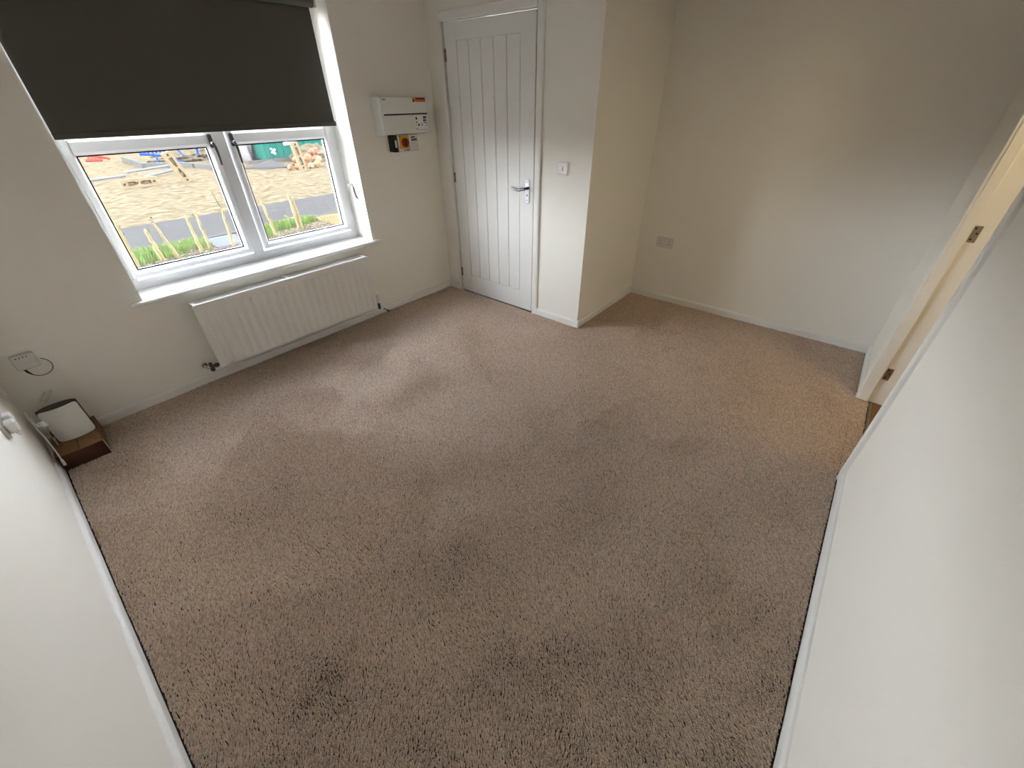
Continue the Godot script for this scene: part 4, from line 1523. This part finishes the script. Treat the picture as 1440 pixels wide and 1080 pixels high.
	for k in 12:
		b = MB.new()
		b.span(Vector3(0.838, 0.08, 0.55 - 0.2 * k), Vector3(0.868, 1.45, 0.47 - 0.2 * k), 0.008)
		obj("corrugation", b, M.green, t)
	b = MB.new()
	b.span(Vector3(0.868, 0.44, -0.62), Vector3(0.885, 0.70, -0.10), 0.004)
	obj("sign", b, M.paper, t)
	for q in [[0.36, 0.36], [0.30, 0.30], [0.25, 0.35], [0.22, 0.28], [0.33, 0.26]]:
		b = MB.new()
		b.box(Vector3(0.860, q[0], q[1]), Vector3(0.024, 0.05, 0.06), 0.004)
		obj("paint_mark", b, M.paper, t)
	# orange rubble: broken brick and timber, each lump its own thing
	var lumps := [[-10.95, 0.07, -3.78, 0.16, 0.3], [-10.92, 0.06, -3.98, 0.15, 1.2], [-11.05, 0.13, -3.90, 0.14, 2.0], [-10.86, 0.06, -4.38, 0.17, 0.4], [-11.12, 0.25, -4.47, 0.24, 0.1], [-10.95, 0.10, -4.64, 0.20, 2.4], [-11.20, 0.38, -4.68, 0.20, 1.0], [-11.10, 0.18, -4.80, 0.20, 0.7], [-11.42, 0.20, -4.88, 0.18, 1.9], [-11.35, 0.10, -4.46, 0.18, 2.8], [-11.44, 0.39, -4.92, 0.20, 0.2], [-11.28, 0.24, -4.18, 0.17, 1.4]]
	var where := ["at the left tip of the heap", "low beside the upright fence foot", "on top at the left tip", "at the foot of the upright fence foot on the right", "large, in the middle of the heap", "low at the right front", "on top of the large middle lump", "at the right edge of the pane", "high at the back right", "high behind the upright fence foot", "topmost at the right", "behind the upright fence foot"]
	var tone := [Color(0.42, 0.25, 0.13), Color(0.46, 0.29, 0.16), Color(0.40, 0.19, 0.10), Color(0.46, 0.35, 0.22)]
	for i in lumps.size():
		var q = lumps[i]
		b = MB.new()
		b.xf = Transform3D(Basis(Vector3(0.3, 1, 0.2).normalized(), q[4]) * Basis(Vector3(1, 0, 0.4).normalized(), 0.5 + q[4]), Vector3(q[0], G + q[1], q[2]))
		var s: float = q[3]
		b.box(Vector3.ZERO, Vector3(s, s * 0.62, s * 0.85), s * 0.16)
		b.box(Vector3(s * 0.2, s * 0.15, 0), Vector3(s * 0.7, s * 0.6, s * 0.6), s * 0.2)
		tag(obj("rubble_lump", b, mat(tone[i % 4], 0.95)), "orange broken masonry lump " + where[i], "rubble", "lumps of the orange rubble heap")
	mound("earth_heap", Vector3(-12.75, G - 0.02, -5.5), Vector3(0.55, 0.5, 0.75), M.dirt, "sandy core of the orange rubble heap at the right", "earth heap", 95)

func mound(called: String, at: Vector3, s: Vector3, m: Material, label: String, category: String, seed_: int, square := 1.0) -> void:
	var nn := FastNoiseLite.new()
	nn.seed = seed_
	nn.frequency = 1.3
	nn.fractal_octaves = 4
	var fn := func(u: float, w: float) -> Vector3:
		var ph := u * TAU
		var r := sin(w * PI * 0.5)
		var hgt := cos(w * PI * 0.5)
		var px := signf(cos(ph)) * pow(absf(cos(ph)), square) * pow(r, square)
		var pz := signf(sin(ph)) * pow(absf(sin(ph)), square) * pow(r, square)
		var py := pow(maxf(hgt, 0.0), square)
		var k := 1.0 + 0.35 * nn.get_noise_3d(px * 1.5, py * 1.5, pz * 1.5)
		return Vector3(px * s.x * k, py * s.y * k - 0.02, pz * s.z * k)
	var b := MB.new()
	b.xf = Transform3D(Basis(), at)
	b.grid(36, 14, func(i: int, j: int) -> Array:
		var u := i / 36.0
		var w := j / 14.0
		var p: Vector3 = fn.call(u, w)
		var n1: Vector3 = fn.call(u + 0.01, w) - fn.call(u - 0.01, w)
		var n2: Vector3 = fn.call(u, minf(w + 0.01, 1.0)) - fn.call(u, maxf(w - 0.01, 0.0))
		var nrm := n1.cross(n2)
		if nrm.length() < 1e-9:
			nrm = Vector3.UP
		nrm = nrm.normalized()
		if nrm.dot(p + Vector3(0, 0.05, 0)) < 0.0:
			nrm = -nrm
		return [p, nrm])
	tag(obj(called, b, m), label, category)
